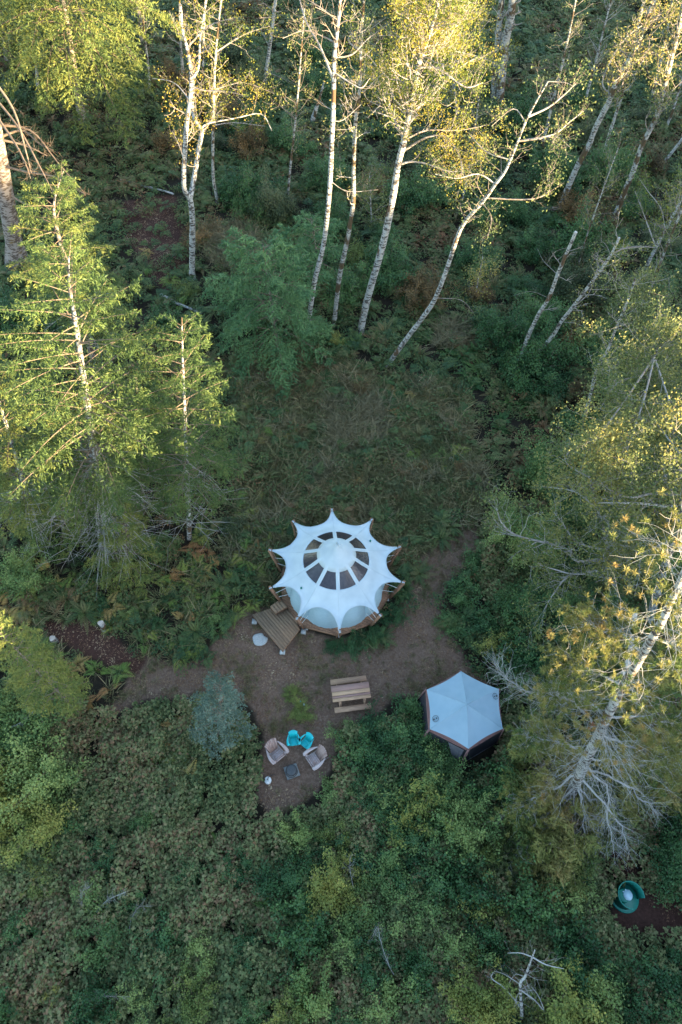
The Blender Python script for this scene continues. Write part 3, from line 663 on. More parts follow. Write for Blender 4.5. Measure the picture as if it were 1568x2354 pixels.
conifer('broad soft green cedar spreading at the foot of the tall bare trees', (640, 800), [(628, 730), (618, 660), (604, 560)], 5.0, .2, .13, 'cedar', 13, (.24, .06), .55, name='cedar_tree', shrink=.45, sub=1.2)
conifer('small soft green cedar behind the broad cedar, right beside the straight bare trunk', (735, 640), [(725, 560), (715, 500)], 3.0, .3, .1, 'cedar', 10, (.24, .06), .5, name='cedar_tree', shrink=.5, sub=1.2)
conifer('blue-green young fir standing alone left of the wooden chairs', (505, 1690), [(506, 1650), (508, 1612), (506, 1576)], 1.3, .25, .06, 'blue', 13, (.12, .045), .15, name='young_fir_tree', shrink=.6, sub=1.1, upturn=.25)
LE = P(-6, 1450, 10.2)
conifer('slender fir whose golden tip pokes in at the left edge below the ferns', None, None, 1.5, 2.5, .05, 'fir_bright', 14, (.15, .036), .15, base=(LE[0], LE[1], 0), tip=[(LE[0], LE[1], 5.0), (LE[0], LE[1], 11.3)], grp=LG)

# --- pale barked trees
A = alder
A('forked bare-stemmed tree left of the broad cedar, leafy only high up', [(441, 640), (442, 560), (442, 500), (437, 458), (424, 433), (424, 371), (429, 288), (437, 231), (439, 165), (430, 110), (420, 70), (415, 10)], .25,
  [(0, [(424, 371), (410, 330), (395, 300)], .2, .03), (0, [(438, 200), (470, 208), (520, 210), (570, 222)], -.2, .05), (0, [(437, 231), (400, 190), (350, 180)], .3, .04), (0, [(430, 110), (480, 60), (540, 40)], .2, .05)],
  34, 3, 'alder', forks=[(3, [(447, 404), (457, 342), (464, 305), (461, 295), (445, 268), (443, 227), (445, 181), (457, 152), (461, 82), (478, -20)], .1, .17), (3, [(457, 342), (464, 305), (475, 285), (540, 272), (600, 262), (625, 300)], -.1, .07)], r1=.07, frm=.45)
A('slim mossy-footed tree just right of the forked stem', [(500, 470), (497, 445), (490, 404), (490, 288), (492, 206), (496, 120), (505, 30), (515, -60)], .17,
  [(0, [(490, 288), (540, 282), (610, 290)], .2, .04), (0, [(496, 120), (560, 80), (620, 60)], .1, .05), (0, [(492, 206), (560, 190), (630, 215)], .1, .04)], 42, 4, 'alder', r1=.05, frm=.4, bmat='bark_moss')
for i, (q, lb, rr, lf) in enumerate([
    ([(423, 208), (418, 140), (414, 60), (412, -60)], 'short visible trunk behind the left forked tree', .2, 1), ([(469, 245), (466, 177), (468, 80), (474, -50)], 'grey trunk seen between the two forked stems', .2, 2),
    ([(345, 216), (340, 150), (330, 60), (320, -60)], 'thin trunk under the golden boughs, right one of two', .17, 1), ([(87, 212), (84, 160), (78, 60), (74, -40)], 'thin trunk under the golden boughs, left one of two', .17, 1)]):
    A(lb, q, rr, (), 14, lf, frm=.5, bmat='bark_moss')
A('leaning pale trunk crossing the top edge beside the gold-leaved crown', [(606, 210), (612, 165), (618, 124), (626, 62), (634, 0), (640, -60)], .24, [(0, [(612, 165), (650, 180), (690, 200)], .1, .03)], 16, 2, r1=.12)
A('tallest straight bare tree above the clearing with leafless upper limbs', [(703, 782), (712, 720), (724, 643), (744, 561), (757, 445), (763, 330), (767, 231), (768, 148), (772, 99), (778, 50), (782, 0), (788, -60)], .21,
  [(0, [(763, 180), (737, 109), (707, 56), (691, 7), (680, -40)], .2, .06), (0, [(772, 45), (740, 20), (700, -5)], .2, .05), (0, [(768, 170), (813, 195), (833, 201), (850, 180)], -.2, .04), (0, [(768, 130), (810, 125), (845, 90), (900, 50)], .2, .04), (0, [(768, 290), (790, 275), (830, 240)], -.1, .025), (0, [(772, 99), (745, 85), (700, 70), (650, 88)], .1, .04), (0, [(764, 250), (750, 245), (735, 232)], .2, .02), (0, [(757, 430), (800, 440), (870, 436)], .2, .02)],
  22, 0, r1=.06, frm=.6, tmat='twig', tl=1.4)
A('mossy-footed tree directly behind the tallest straight bare tree', [(768, 745), (780, 640), (797, 560), (806, 508), (813, 462), (813, 396), (816, 297), (824, 231), (828, 185), (830, 120), (834, 40), (840, -40)], .19,
  [(0, [(813, 300), (780, 298), (750, 300)], .1, .02), (0, [(826, 200), (790, 180), (760, 190)], .1, .03), (0, [(830, 120), (800, 90), (830, 60)], .1, .04)], 26, 4, 'alder_green', bmat='bark_moss', r1=.06, frm=.35)
A('big crooked tree with russet mid-trunk and the fullest golden crown', [(828, 768), (838, 715), (856, 647), (876, 578), (892, 511), (905, 445), (915, 380), (929, 323), (940, 264), (952, 198), (965, 142), (976, 109), (991, 66), (1004, 20), (1016, -50)], .29,
  [(0, [(920, 315), (899, 254), (889, 214), (869, 158), (833, 115)], .2, .09), (0, [(930, 275), (919, 214), (905, 158), (902, 132)], .1, .06), (0, [(920, 380), (942, 372), (978, 376), (1028, 393), (1067, 394)], -.2, .06), (0, [(930, 346), (978, 317), (1021, 313), (1044, 337), (1061, 373), (1060, 420)], -.2, .06), (0, [(940, 264), (978, 234), (1028, 185), (1061, 152), (1097, 132)], .1, .08), (0, [(972, 115), (966, 66), (975, 0)], .2, .07), (0, [(952, 190), (1000, 120), (1050, 60), (1100, 10)], .2, .08), (0, [(960, 160), (1010, 160), (1070, 200), (1110, 190)], .1, .06), (0, [(940, 264), (900, 200), (950, 60), (930, 0)], .3, .05), (0, [(929, 323), (980, 300), (1050, 300), (1110, 290)], .1, .05)],
  84, 4, 'alder', r1=.08, frm=.5, tl=1.9, lev=2, leafL=.10)
A('upper golden-leaved stem rising behind the crooked tree near the top edge', [(1060, 330), (1050, 250), (1040, 160), (1035, 70), (1040, -30)], .18, [(0, [(1040, 160), (1090, 90), (1130, 40)], .2, .06), (0, [(1045, 200), (1000, 120), (985, 60)], .2, .05), (0, [(1040, 120), (1100, 130), (1150, 150)], .1, .05)], 50, 4, 'alder', r1=.05, frm=.25, tl=2.0, lev=2, leafL=.10)
A('tree leaning far to the right with bare claw-like top limbs', [(888, 842), (930, 785), (977, 723), (1001, 685), (1028, 616), (1051, 546), (1070, 508), (1108, 466), (1139, 423), (1162, 392), (1185, 339), (1208, 281), (1232, 235), (1260, 187)], .19,
  [(0, [(1216, 269), (1262, 246), (1300, 215), (1324, 192)], -.1, .05), (0, [(1201, 327), (1239, 319), (1280, 315), (1312, 340)], -.2, .045), (0, [(1195, 330), (1270, 310), (1310, 280), (1341, 256)], .1, .045), (0, [(1143, 469), (1220, 458), (1262, 439), (1258, 408), (1276, 385)], -.2, .04), (0, [(1260, 187), (1300, 190), (1320, 200)], 0, .02), (0, [(1140, 425), (1100, 400), (1050, 410), (1000, 400)], -.2, .04), (0, [(1108, 466), (1130, 500), (1120, 550)], -.3, .025), (0, [(1175, 360), (1120, 350), (1080, 310)], .1, .035), (0, [(1001, 685), (1060, 690), (1090, 720)], 0, .02), (0, [(1208, 281), (1180, 250), (1130, 290)], .1, .03)],
  24, 2, 'alder_green', r1=.03, frm=.45, tl=1.1, limbden=8)
A('snapped-off pale trunk with no crown, left of a near-parallel pair', [(1191, 843), (1205, 800), (1216, 769), (1240, 720), (1262, 685), (1282, 631), (1305, 577), (1324, 533)], .16,
  [(0, [(1280, 635), (1250, 600), (1235, 570)], .1, .012), (0, [(1262, 685), (1220, 670), (1180, 680)], .1, .012)], 6, 0, r1=.10, frm=.3, tl=1.2)
A('pale trunk right beside the snapped one, curving up to a broken top', [(1207, 847), (1239, 808), (1270, 773), (1290, 740), (1312, 712), (1347, 666), (1385, 615), (1405, 585), (1424, 546)], .17,
  [(0, [(1405, 585), (1440, 570), (1490, 568)], 0, .05), (0, [(1347, 666), (1400, 665), (1440, 660)], .1, .014), (0, [(1290, 740), (1330, 745), (1370, 770)], .1, .014)], 22, 2, 'alder_green', r1=.07, frm=.5, tl=1.2)
A('stout grey trunk rising from the undergrowth to the upper right corner', [(1405, 520), (1428, 462), (1440, 430), (1455, 396), (1474, 339), (1505, 277), (1520, 231), (1539, 154), (1562, 58), (1575, -20)], .26,
  [(0, [(1539, 154), (1500, 120), (1470, 150)], .1, .05)], 40, 4, 'alder_green', bmat='bark_moss', r1=.14, frm=.5, tl=1.6, leafL=.14)
A('stout trunk standing over the fallen log', [(1286, 482), (1309, 423), (1332, 373), (1355, 331), (1370, 292), (1401, 231), (1416, 192), (1459, 115), (1482, 58), (1501, 8), (1520, -50)], .27,
  [(0, [(1405, 225), (1385, 190), (1408, 133), (1431, 96), (1466, 65), (1508, 44), (1551, 38)], -.1, .06)], 46, 4, 'alder_green', bmat='bark_moss', r1=.14, frm=.45, tl=1.7, leafL=.14)
A('thinner companion trunk just right of the stout one over the log', [(1382, 380), (1401, 308), (1424, 238), (1440, 180), (1460, 90), (1480, 0)], .17, (), 12, 3, 'alder_green', bmat='bark_moss', r1=.08)
A('dark moss-banded double trunk near the top edge, right stem', [(1149, 238), (1155, 162), (1162, 96), (1174, 38), (1182, -30)], .46, (), 5, 0, bmat='bark_moss', r1=.36)
A('dark moss-banded double trunk near the top edge, left stem', [(1134, 232), (1140, 150), (1148, 60), (1156, -30)], .34, [(0, [(1140, 140), (1170, 120), (1165, 150)], -.3, .03)], 5, 0, bmat='bark_moss', r1=.28)
A('faint far trunk in the upper right, upper one of two', [(1497, 230), (1515, 160), (1530, 90), (1545, 0)], .22, (), 16, 3, 'alder_green', bmat='bark_moss')
A('faint far trunk in the upper right, lower one of two', [(1525, 308), (1547, 254), (1568, 180), (1590, 90)], .15, (), 14, 3, 'alder_green', bmat='bark_moss')
A('leaning trunk at the right edge with a bare white limb across it', [(1480, 625), (1508, 569), (1524, 539), (1545, 500), (1568, 454), (1600, 380)], .16, [(0, [(1510, 565), (1490, 520), (1472, 470), (1460, 440)], .1, .06), (0, [(1508, 569), (1460, 566), (1425, 570)], 0, .04), (0, [(1530, 530), (1520, 480), (1490, 440), (1470, 410)], .1, .04)], 34, 4, 'alder', r1=.08, frm=.4)
A('slanting pale trunk half hidden by leaves right of the clearing', [(1340, 985), (1358, 904), (1374, 846), (1397, 804), (1416, 754), (1443, 692), (1460, 640)], .13, (), 30, 4, 'alder_green', r1=.05, frm=.3)
A('short pale trunk piece at the right edge among golden leaves', [(1520, 380), (1545, 350), (1575, 310), (1610, 250)], .17, (), 20, 3, 'alder', r1=.1)
A('snapped pale stump-like trunk standing left of the tallest bare tree', [(714, 292), (724, 258), (735, 225), (747, 180)], .30, (), 1, 0, r1=.05, frm=.6, tl=.4, bmat='bark_moss')
for q, lb, rr, lf in [
    ([(1245, 350), (1262, 270), (1285, 180), (1310, 70), (1335, -60)], 'slim far trunk left of the stout one over the log', .16, 3), ([(1340, 250), (1362, 170), (1390, 60), (1420, -60)], 'slim far trunk between the big moss-banded trunks and the corner', .15, 3),
    ([(1462, 760), (1490, 680), (1520, 600), (1560, 500), (1620, 360)], 'slim leaning trunk close to the right edge', .13, 3), ([(1320, 640), (1350, 540), (1385, 440), (1425, 330)], 'thin leaning pole above the curved broken trunk', .08, 2),
    ([(1060, 470), (1075, 400), (1090, 310), (1105, 200)], 'slim shaded trunk behind the leaning claw-topped tree', .11, 3), ([(660, 470), (668, 380), (680, 270), (690, 150), (700, 20)], 'slim shaded trunk left of the tallest bare tree', .12, 3)]:
    A(lb, q, rr, (), 34, lf, 'alder_green', frm=.35, bmat='bark_moss', tl=1.7, r1=rr * .35)
# --- right hand leafy trees with white limbs
RL = [(0, [(1565, 1168), (1535, 1164), (1485, 1158), (1428, 1156), (1374, 1156)], 0, .07), (0, [(1542, 1134), (1504, 1134), (1458, 1143), (1420, 1137)], 0, .06)]
A('broad leafy tree with long white horizontal limbs at the right edge', [(1490, 1440), (1520, 1330), (1548, 1240), (1570, 1160), (1590, 1080), (1610, 1000)], .24,
  [(0, [(1570, 1165), (1535, 1164), (1485, 1158), (1428, 1156), (1374, 1156)], -.25, .09), (0, [(1575, 1140), (1504, 1134), (1458, 1143), (1420, 1137), (1380, 1110)], -.25, .08), (0, [(1560, 1200), (1530, 1100), (1520, 1040), (1480, 990)], .2, .06), (0, [(1548, 1240), (1500, 1260), (1440, 1290)], -.1, .06), (0, [(1580, 1080), (1530, 1000), (1500, 960)], .2, .05), (0, [(1570, 1150), (1500, 1080), (1440, 1060), (1390, 1040), (1350, 1000)], .15, .06)],
  56, 4, 'alder_green', r1=.08, frm=.3, tl=2.0, lev=2, leafL=.12, tmat='twig_white')
A('leafy tree with sprawling white limbs between the clearing and the right edge', [(1420, 1420), (1415, 1360), (1405, 1300), (1390, 1230), (1370, 1150), (1350, 1080)], .17,
  [(0, [(1400, 1290), (1329, 1290), (1298, 1260), (1237, 1244), (1184, 1229), (1153, 1202), (1142, 1168)], -.35, .09), (0, [(1410, 1316), (1370, 1313), (1321, 1320), (1275, 1309), (1237, 1298)], -.4, .075), (0, [(1412, 1330), (1317, 1320), (1275, 1362), (1252, 1400)], -.4, .065), (0, [(1415, 1370), (1409, 1389), (1313, 1363)], -.1, .055), (0, [(1390, 1260), (1329, 1248), (1298, 1210), (1275, 1179)], -.35, .07), (0, [(1375, 1180), (1320, 1130), (1260, 1120)], .1, .05), (0, [(1350, 1100), (1300, 1060), (1330, 1010)], .2, .045), (0, [(1405, 1300), (1460, 1250), (1500, 1260)], 0, .045)],
  60, 4, 'alder_green', r1=.05, frm=.2, tl=2.0, lev=2, leafL=.12, tmat='twig_white')
A('yellow-tipped leafy tree above the two white-limbed trees', [(1400, 1180), (1412, 1110), (1432, 1040), (1455, 960), (1482, 880), (1512, 800)], .15,
  [(0, [(1500, 830), (1430, 930), (1370, 1010), (1340, 1050)], -.5, .05), (0, [(1505, 820), (1480, 920), (1440, 1040), (1420, 1100)], -.6, .05), (0, [(1500, 830), (1540, 930), (1550, 1020)], -.5, .05), (0, [(1490, 860), (1420, 880), (1380, 940)], -.3, .04)], 70, 7, 'alder_green', r1=.04, frm=.2, tl=2.2, lev=2, leafL=.11)
A('light green leafy tree at the right edge between the trunks and golden crown', [(1500, 960), (1515, 900), (1535, 840), (1560, 780)], .15, (), 70, 6, 'alder_green', r1=.05, frm=.1, tl=2.3, lev=2, leafL=.12)
A('low green tree tangled with the leaning trunk on the right', [(1440, 800), (1455, 750), (1480, 690)], .12, (), 60, 5, 'alder_green', r1=.04, frm=.1, tl=2.0, lev=2, leafL=.12)
A('thin-leaved sapling under the right leaning tree', [(1090, 700), (1100, 640), (1110, 590)], .06, (), 26, 4, 'alder_green', r1=.03, frm=.1, tl=1.4, lev=1, leafL=.12, name='sapling', cat='sapling')
A('thin-leaved sapling in front of the mossy-footed tree', [(855, 520), (852, 460), (850, 400)], .06, (), 32, 6, 'alder_green', r1=.03, frm=.1, tl=1.6, lev=1, leafL=.13, name='sapling', cat='sapling')

# --- thinning pine, right
def thinning_pine():
    base = P(1296, 1865); base[2] = -.1
    pts = [base] + [up(base, *q) for q in [(1331, 1783), (1351, 1738), (1378, 1687), (1395, 1647), (1435, 1575), (1478, 1503), (1515, 1440), (1541, 1387), (1568, 1325), (1600, 1250)]]
    sm = smoothline(pts, 4); t = thing('thinning_pine_tree', 'half-dead pine with rust and yellow needle tufts right of the screen tent', 'tree', (base[0], base[1], 0))
    b = MB(); b.tube(sm, np.linspace(.24, .06, len(sm)), 10); part('trunk', b, 'bark', t, True)
    b = MB(); k = [np.array(q) for q in lift(sm[16], [(1445, 1520), (1452, 1470), (1462, 1400)], .1)]; b.tube(smoothline(k, 4), [.10] * 8 + [.09] * 4 + [.06], 8); part('stem', b, 'bark', t, True)
    dead = MB(); tips = []
    D = [[(1338, 1800), (1375, 1850), (1378, 1900), (1368, 1990)], [(1340, 1810), (1300, 1850), (1265, 1890), (1250, 1960)], [(1345, 1790), (1400, 1860), (1430, 1900), (1445, 1955)], [(1350, 1770), (1430, 1800), (1480, 1840), (1510, 1870)],
         [(1335, 1800), (1345, 1880), (1340, 1960)], [(1380, 1690), (1314, 1609), (1260, 1600), (1205, 1585), (1165, 1560), (1137, 1530)], [(1350, 1740), (1270, 1700), (1200, 1700)], [(1395, 1647), (1330, 1600), (1260, 1590)], [(1340, 1790), (1260, 1820), (1180, 1860)],
         [(1330, 1800), (1230, 1900), (1190, 1980)], [(1400, 1650), (1480, 1650), (1560, 1660)], [(1380, 1690), (1470, 1720), (1550, 1730)], [(1355, 1740), (1450, 1760), (1540, 1760)], [(1430, 1580), (1360, 1540), (1300, 1500)], [(1480, 1500), (1420, 1450), (1340, 1440)], [(1500, 1470), (1560, 1480), (1600, 1500)], [(1330, 1810), (1320, 1900), (1310, 1960)], [(1352, 1760), (1400, 1820), (1395, 1880), (1410, 1960)]]
    live = MB()
    for n_, q in enumerate(D):
        uu, vv = proj(sm); j = int(np.argmin((uu - q[0][0]) ** 2 + (vv - q[0][1]) ** 2))
        L = smoothline(lift(sm[j], q[1:], rng.uniform(-.05, .25)), 5, .05); bb = MB(); bb.tube(L, np.linspace(.05, .012, len(L)), 5); part('limb', bb, 'twig_white', t, True)
        isd = n_ in (0, 2, 3, 4, 16, 17, 5)
        for i in range(3, len(L) - 1):
            for _ in range(4 if isd else 7):
                grow(dead, [] if isd else tips, L[i], (L[i + 1] - L[i]) / (np.linalg.norm(L[i + 1] - L[i])) + rdir(1)[0] * .9, rng.uniform(.5, 1.1), .007, 1, .2, 0)
    for _ in range(110):
        i = rng.integers(12, len(sm) - 1); dd = rdir(1)[0]; dd[2] *= .4
        grow(dead, tips, sm[i], dd, rng.uniform(.8, 1.9), .009, 1, .2, 0)
    for _ in range(70):
        i = rng.integers(3, 16); dd = rdir(1)[0]; dd[2] = dd[2] * .3 - .15; dd[1] -= .4
        grow(dead, [], sm[i], dd, rng.uniform(.9, 2.4), .010, 2, .2, -.02, 4, .8)
    part('dead_branches', dead, 'twig_white', t, kind='stuff')
    T = np.concatenate([x[-2:] for x in tips]); T = T[rng.random(len(T)) < .6]
    per = 36; c = np.repeat(T, per, 0); d = rdir(len(c)); d[:, 2] = d[:, 2] * .8 + .25
    l = .15 * rng.uniform(.6, 1.25, len(c)); c = c + d * l[:, None] * .5 + np.repeat(rng.normal(0, .13, (len(T), 3)), per, 0)
    live.leaves(c, d, rdir(len(c)), l, .022, np.repeat(rng.random(len(T)), per)); part('foliage', live, 'pine', t, kind='stuff')
thinning_pine()
def needle_mass(label, pix, z, rad, mat, n, grp):
    """small pine sapling or low pine crown"""
    b = P(pix[0], pix[1], 0)
    conifer(label, None, None, rad * 1.25, .3, .07, mat, n * 1.3, (.22, .06), .1, base=b, tip=[(b[0] + .1, b[1], z * .5), (b[0], b[1] + .1, z)], grp=grp, name='young_pine_tree', shrink=.5, upturn=.2, sub=1.2)
PG = 'young pines around the half-dead pine'
for pix, z, rad, n, lb in [((1210, 1790), 3.2, 1.9, 11, 'dull green young pine nearest the screen tent'), ((1280, 1920), 3.0, 1.7, 11, 'grey-green young pine below the half-dead pine'), ((1450, 1790), 4.2, 2.0, 10, 'olive young pine right of the half-dead trunk'),
                       ((1230, 1960), 2.4, 1.3, 11, 'brown-tinged young pine lowest in its group'), ((1480, 1660), 5.0, 2.1, 9, 'olive young pine under the yellow tufts by the right edge')]:
    needle_mass(lb, pix, z, rad, 'pine', n, PG)

# --- bottom snag
def snag():
    t, sm = alder('bleached dead snag with twisted limbs near the bottom edge', [(1199, 2345), (1199, 2318), (1196, 2263), (1207, 2246), (1218, 2216), (1230, 2184)], .085,
      [(0, [(1222, 2203), (1197, 2191), (1167, 2191)], 0, .025), (0, [(1226, 2200), (1256, 2218), (1296, 2227)], -.1, .03), (0, [(1199, 2312), (1159, 2271), (1131, 2250), (1134, 2235)], .1, .03), (0, [(1200, 2265), (1160, 2240), (1135, 2232)], .1, .02), (0, [(1199, 2270), (1230, 2300), (1250, 2322), (1238, 2290), (1222, 2268)], 0, .03), (0, [(1210, 2245), (1185, 2240), (1170, 2260)], 0, .015)],
      14, 0, 'alder', 'bark', .8, .3, 'dead tree', 'dead_snag', r1=.025, zs=[-.05, 1.6, 2.9, 3.2, 3.7, 4.3], tmat='twig_white', grp=None, limbden=4)
snag()

# ------------------------------------------------------------------ shrubs
def shrub_mesh(n, L, mat):
    tips = []; st = MB(); k = 17
    for i in range(k):
        a = i / k * 6.283 + rng.normal(0, .4); e = rng.uniform(.15, 1.0); d = np.array([math.cos(a) * (1 - e * .75), math.sin(a) * (1 - e * .75), .35 + e * .5])
        grow(st, tips, (.08 * math.cos(a), .08 * math.sin(a), 0), d, rng.uniform(.6, 1.15), .014, 1, .16, .0, 4, 1.5)
    T = np.concatenate([t[1:] for t in tips]); per = max(2, int(n / len(T)))
    c = np.repeat(T, per, 0) + rng.normal(0, .085, (len(T) * per, 3)); c[:, 2] = np.maximum(c[:, 2], .02); N = len(c)
    l = L * rng.uniform(.55, 1.3, N); mb = MB(); tt = np.clip(np.repeat(rng.normal(.45, .2, len(T)), per) + rng.normal(0, .14, N), 0, 1)
    mb.leaves(c, rdir(N), rdir(N) * .8 + [0, 0, .7] + c * .5, l, l * .7, tt)
    return mb.mesh('foliage', mat), st.mesh('stems', G['twig_brown'])
SHB = {k: [shrub_mesh(11000, .055, k) for _ in range(2)] for k in ('bush_light', 'bush_yellow', 'bush', 'bush_dull', 'bush_brown')}
SH = {k: [shrub_mesh(4600, L, k) for _ in range(3)] for k, L in (('bush_dull', .08), ('bush_brown', .08), ('bush', .085), ('bush_light', .075), ('bush_yellow', .07))}
def shrub(px, rad, kind, label, grp, hs=1.0, i=0):
    p = P(*px); p[2] = gz(p[0], p[1]) - .05
    fo, st = SH[kind][i % 3] if rad < 1.45 else SHB[kind][i % 2]
    t = thing('shrub', label, 'shrub', p, grp, rng.random() * 6.28); t.scale = (rad, rad, rad * hs)
    link('foliage', fo, t); link('stems', st, t)
shr = [
 # (pixel, radius m, kind, label, height)
 ((905, 1720), 1.7, 'bush', 'dark bush between the picnic table and the screen tent', .8), ((860, 1690), 1.1, 'bush', 'small dark bush just below the picnic table', .8), ((950, 1660), 1.1, 'bush', 'dark bush touching the screen tent left corner', .9),
 ((985, 1745), 1.5, 'bush', 'dark bush under the screen tent front left', .8), ((800, 1700), .8, 'bush_light', 'low bush right of the right wooden chair', .8), ((855, 1770), 1.3, 'bush', 'dark bush right of the right wooden chair, farther down', .8),
 ((770, 1840), 1.0, 'bush_light', 'pale bush below and right of the fire pit', .8), ((1000, 1830), 1.6, 'bush_light', 'pale green bush below the screen tent', 1.1), ((880, 1850), 1.3, 'bush_light', 'pale green bush below the dark bushes, centre', .9),
 ((940, 1900), 1.5, 'bush', 'dark bush in the middle of the lower thicket', .9), ((1060, 1900), 1.5, 'bush_light', 'willow-like bush left of the pine saplings', 1.2), ((830, 1950), 1.3, 'bush', 'dark green bush lower centre', .8),
 ((700, 1930), 1.0, 'bush_light', 'light bush straight below the fire pit', .7), ((900, 2010), 1.5, 'bush_light', 'bush with a bare white twig poking through', 1.0), ((1010, 2000), 1.3, 'bush', 'dark bush beside the yellowish one, lower centre', 1.0),
 ((1110, 2080), 1.1, 'bush_yellow', 'yellowish bush lower centre right', 1.1), ((830, 2110), 1.2, 'bush_light', 'yellow-flecked bush near the bottom centre', .9), ((1090, 2290), 1.5, 'bush_yellow', 'yellow-green bush left of the bleached snag', 1.4),
 ((1290, 2320), 1.8, 'bush_yellow', 'yellow-green bush right of the bleached snag at the bottom', 1.4), ((1290, 2010), 1.1, 'bush', 'dark bush left of the green tub', .9), ((1540, 1980), 1.7, 'bush', 'dark bush above the green tub by the right edge', 1.1),
 ((1540, 2260), 1.3, 'bush', 'dark bush below the green tub by the right edge', .9), ((1330, 2200), 1.2, 'bush', 'dark bush below and left of the green tub', .8),
 ((60, 1700), 2.1, 'bush_light', 'large pale green bush at the left edge, upper part', 1.2), ((110, 1800), 1.9, 'bush_light', 'large leafy bush at the left edge, middle', 1.3), ((20, 1830), 2.0, 'bush_yellow', 'yellow-green bush cut by the left edge', 1.3), ((100, 1910), 1.7, 'bush_yellow', 'yellow-topped bush at the lower left', 1.3), ((10, 1640), 1.5, 'bush_light', 'pale twiggy bush cut by the left edge', 1.0),
 ((690, 1640), .75, 'bush_yellow', 'straggly yellow-green shrub left of the picnic table', .7), ((672, 1595), .5, 'bush_yellow', 'small straggly shrub above the teal garden lights', .7),
 ((560, 1325), .8, 'bush', 'green shrub left of the tent steps', .8), ((600, 1375), .55, 'bush', 'small dark shrub against the deck steps', .7), ((820, 1480), .75, 'bush', 'low green shrub under the tent front edge', .7), ((862, 1465), .7, 'bush', 'green shrub at the tent front right corner', .8), ((900, 1420), .75, 'bush', 'green shrub under the right tent post', .8), ((775, 1490), .6, 'bush', 'low green shrub before the middle tent post', .6), ((925, 1370), .55, 'bush', 'small green shrub beside the right tent post', .7),
 ((1060, 1370), 1.1, 'bush', 'dark bush right of the path beside the tent', .9), ((1040, 1440), .8, 'bush', 'small dark bush where the path bends', .8), ((1110, 1440), 1.1, 'bush', 'dark bush behind the path bend', .9), ((1150, 1500), 1.2, 'bush_yellow', 'yellowish bush above the screen tent right side', .8), ((1090, 1300), .9, 'bush', 'dark bush at the upper end of the right path', .9), ((1160, 1400), 1.3, 'bush_light', 'pale bush under the white-limbed tree', 1.2), ((1180, 1560), 1.2, 'bush', 'dark bush behind the screen tent', .9),
 ((960, 470), 2.4, 'bush', 'broad dark bush behind the crooked tree', 1.0), ((1090, 620), 1.8, 'bush', 'dark bush below the leaning tree limbs', 1.0), ((880, 560), 1.5, 'bush', 'dark bush beside the crooked tree trunk', .9), ((830, 600), 1.4, 'bush_yellow', 'yellow-green bush between two pale trunks', .8), ((580, 460), 2.4, 'bush', 'dark bush behind the broad cedar', 1.0), ((770, 790), .7, 'bush_yellow', 'small yellow-green bush at the mossy trunk foot', .9), ((1130, 770), 1.7, 'bush', 'dark round bush left of the snapped trunk', .9), ((1170, 830), 1.3, 'bush', 'dark bush at the feet of the parallel trunks', .8), ((1250, 900), 1.8, 'bush', 'dark bush below the parallel trunks', .8), ((1350, 800), 1.8, 'bush_light', 'pale bush right of the parallel trunks', 1.0),
 ((1240, 1100), 2.0, 'bush_light', 'leafy bush at the upper left of the right thicket', 1.2), ((1180, 1240), 1.7, 'bush_light', 'leafy bush beneath the long white limb', 1.3), ((1330, 1050), 2.2, 'bush', 'dark bush under the yellow-tipped tree', 1.2), ((1300, 1450), 1.8, 'bush', 'dark bush under the lower white limbs', 1.1), ((1430, 960), 2.2, 'bush', 'dark bush in the shade right of the clearing', 1.2), ((1470, 1120), 2.2, 'bush', 'dark bush hidden under the right edge tree', 1.4),
 ((350, 1270), 1.0, 'bush', 'dark bush at the foot of the left firs', .9), ((60, 1330), 1.6, 'bush_light', 'bush among the ferns at the left edge', 1.0), ((40, 760), 2.2, 'bush', 'dark bush below the old grey fir', 1.0), ((380, 760), 1.4, 'bush', 'dark bush behind the top of the narrow fir', 1.0), ((430, 680), 1.0, 'bush_yellow', 'reddish-green bush at the forked tree foot', .8),
]
for i, s in enumerate(shr): shrub(s[0], s[1], s[2], s[3], 'bushes around the clearing', s[4], i)

def shrub_field(poly, n, kinds, rmin, rmax, label, gap, hs=(1.0, 1.7), grp='bushes in the lower thicket'):
    mine = []; tries = 0; us = [q[0] for q in poly]; vs = [q[1] for q in poly]
    while len(mine) < n and tries < 3000:
        tries += 1; u = rng.uniform(min(us), max(us)); v = rng.uniform(min(vs), max(vs))
        if not inpoly(np.array([u]), np.array([v]), poly)[0] or in_any(np.array([u]), np.array([v]), BARES)[0]: continue
        w = P(u, v); q8 = np.array([[w[0] + rmax * c * math.cos(a), w[1] + rmax * c * math.sin(a), 0] for a in np.arange(0, 6.2, .7) for c in (.6, 1.0)])
        if near_objects(q8).any() or any((u - a) ** 2 + (v - b) ** 2 < gap * gap for a, b in mine): continue
        mine.append((u, v))
    mine.sort(key=lambda q: q[1]); nr = min(6, max(1, round(len(mine) / 5))); per = math.ceil(len(mine) / nr); rows = [sorted(mine[i * per:(i + 1) * per]) for i in range(nr)]; rows = [r for r in rows if r]
    nm = {1: ['only'], 2: ['upper', 'lower'], 3: ['upper', 'middle', 'lower'], 4: ['top', 'second', 'third', 'bottom'], 5: ['top', 'second', 'middle', 'fourth', 'bottom'], 6: ['top', 'second', 'third', 'fourth', 'fifth', 'bottom']}[len(rows)]
    od = ['first', 'second', 'third', 'fourth', 'fifth', 'sixth', 'seventh', 'eighth', 'ninth', 'tenth']
    for r, row in enumerate(rows):
        for k, q in enumerate(row):
            shrub(q, rng.uniform(rmin, rmax), kinds[rng.integers(len(kinds))], label + ', ' + od[k] + ' from left in the ' + nm[r] + ' row', grp, rng.uniform(*hs), k)
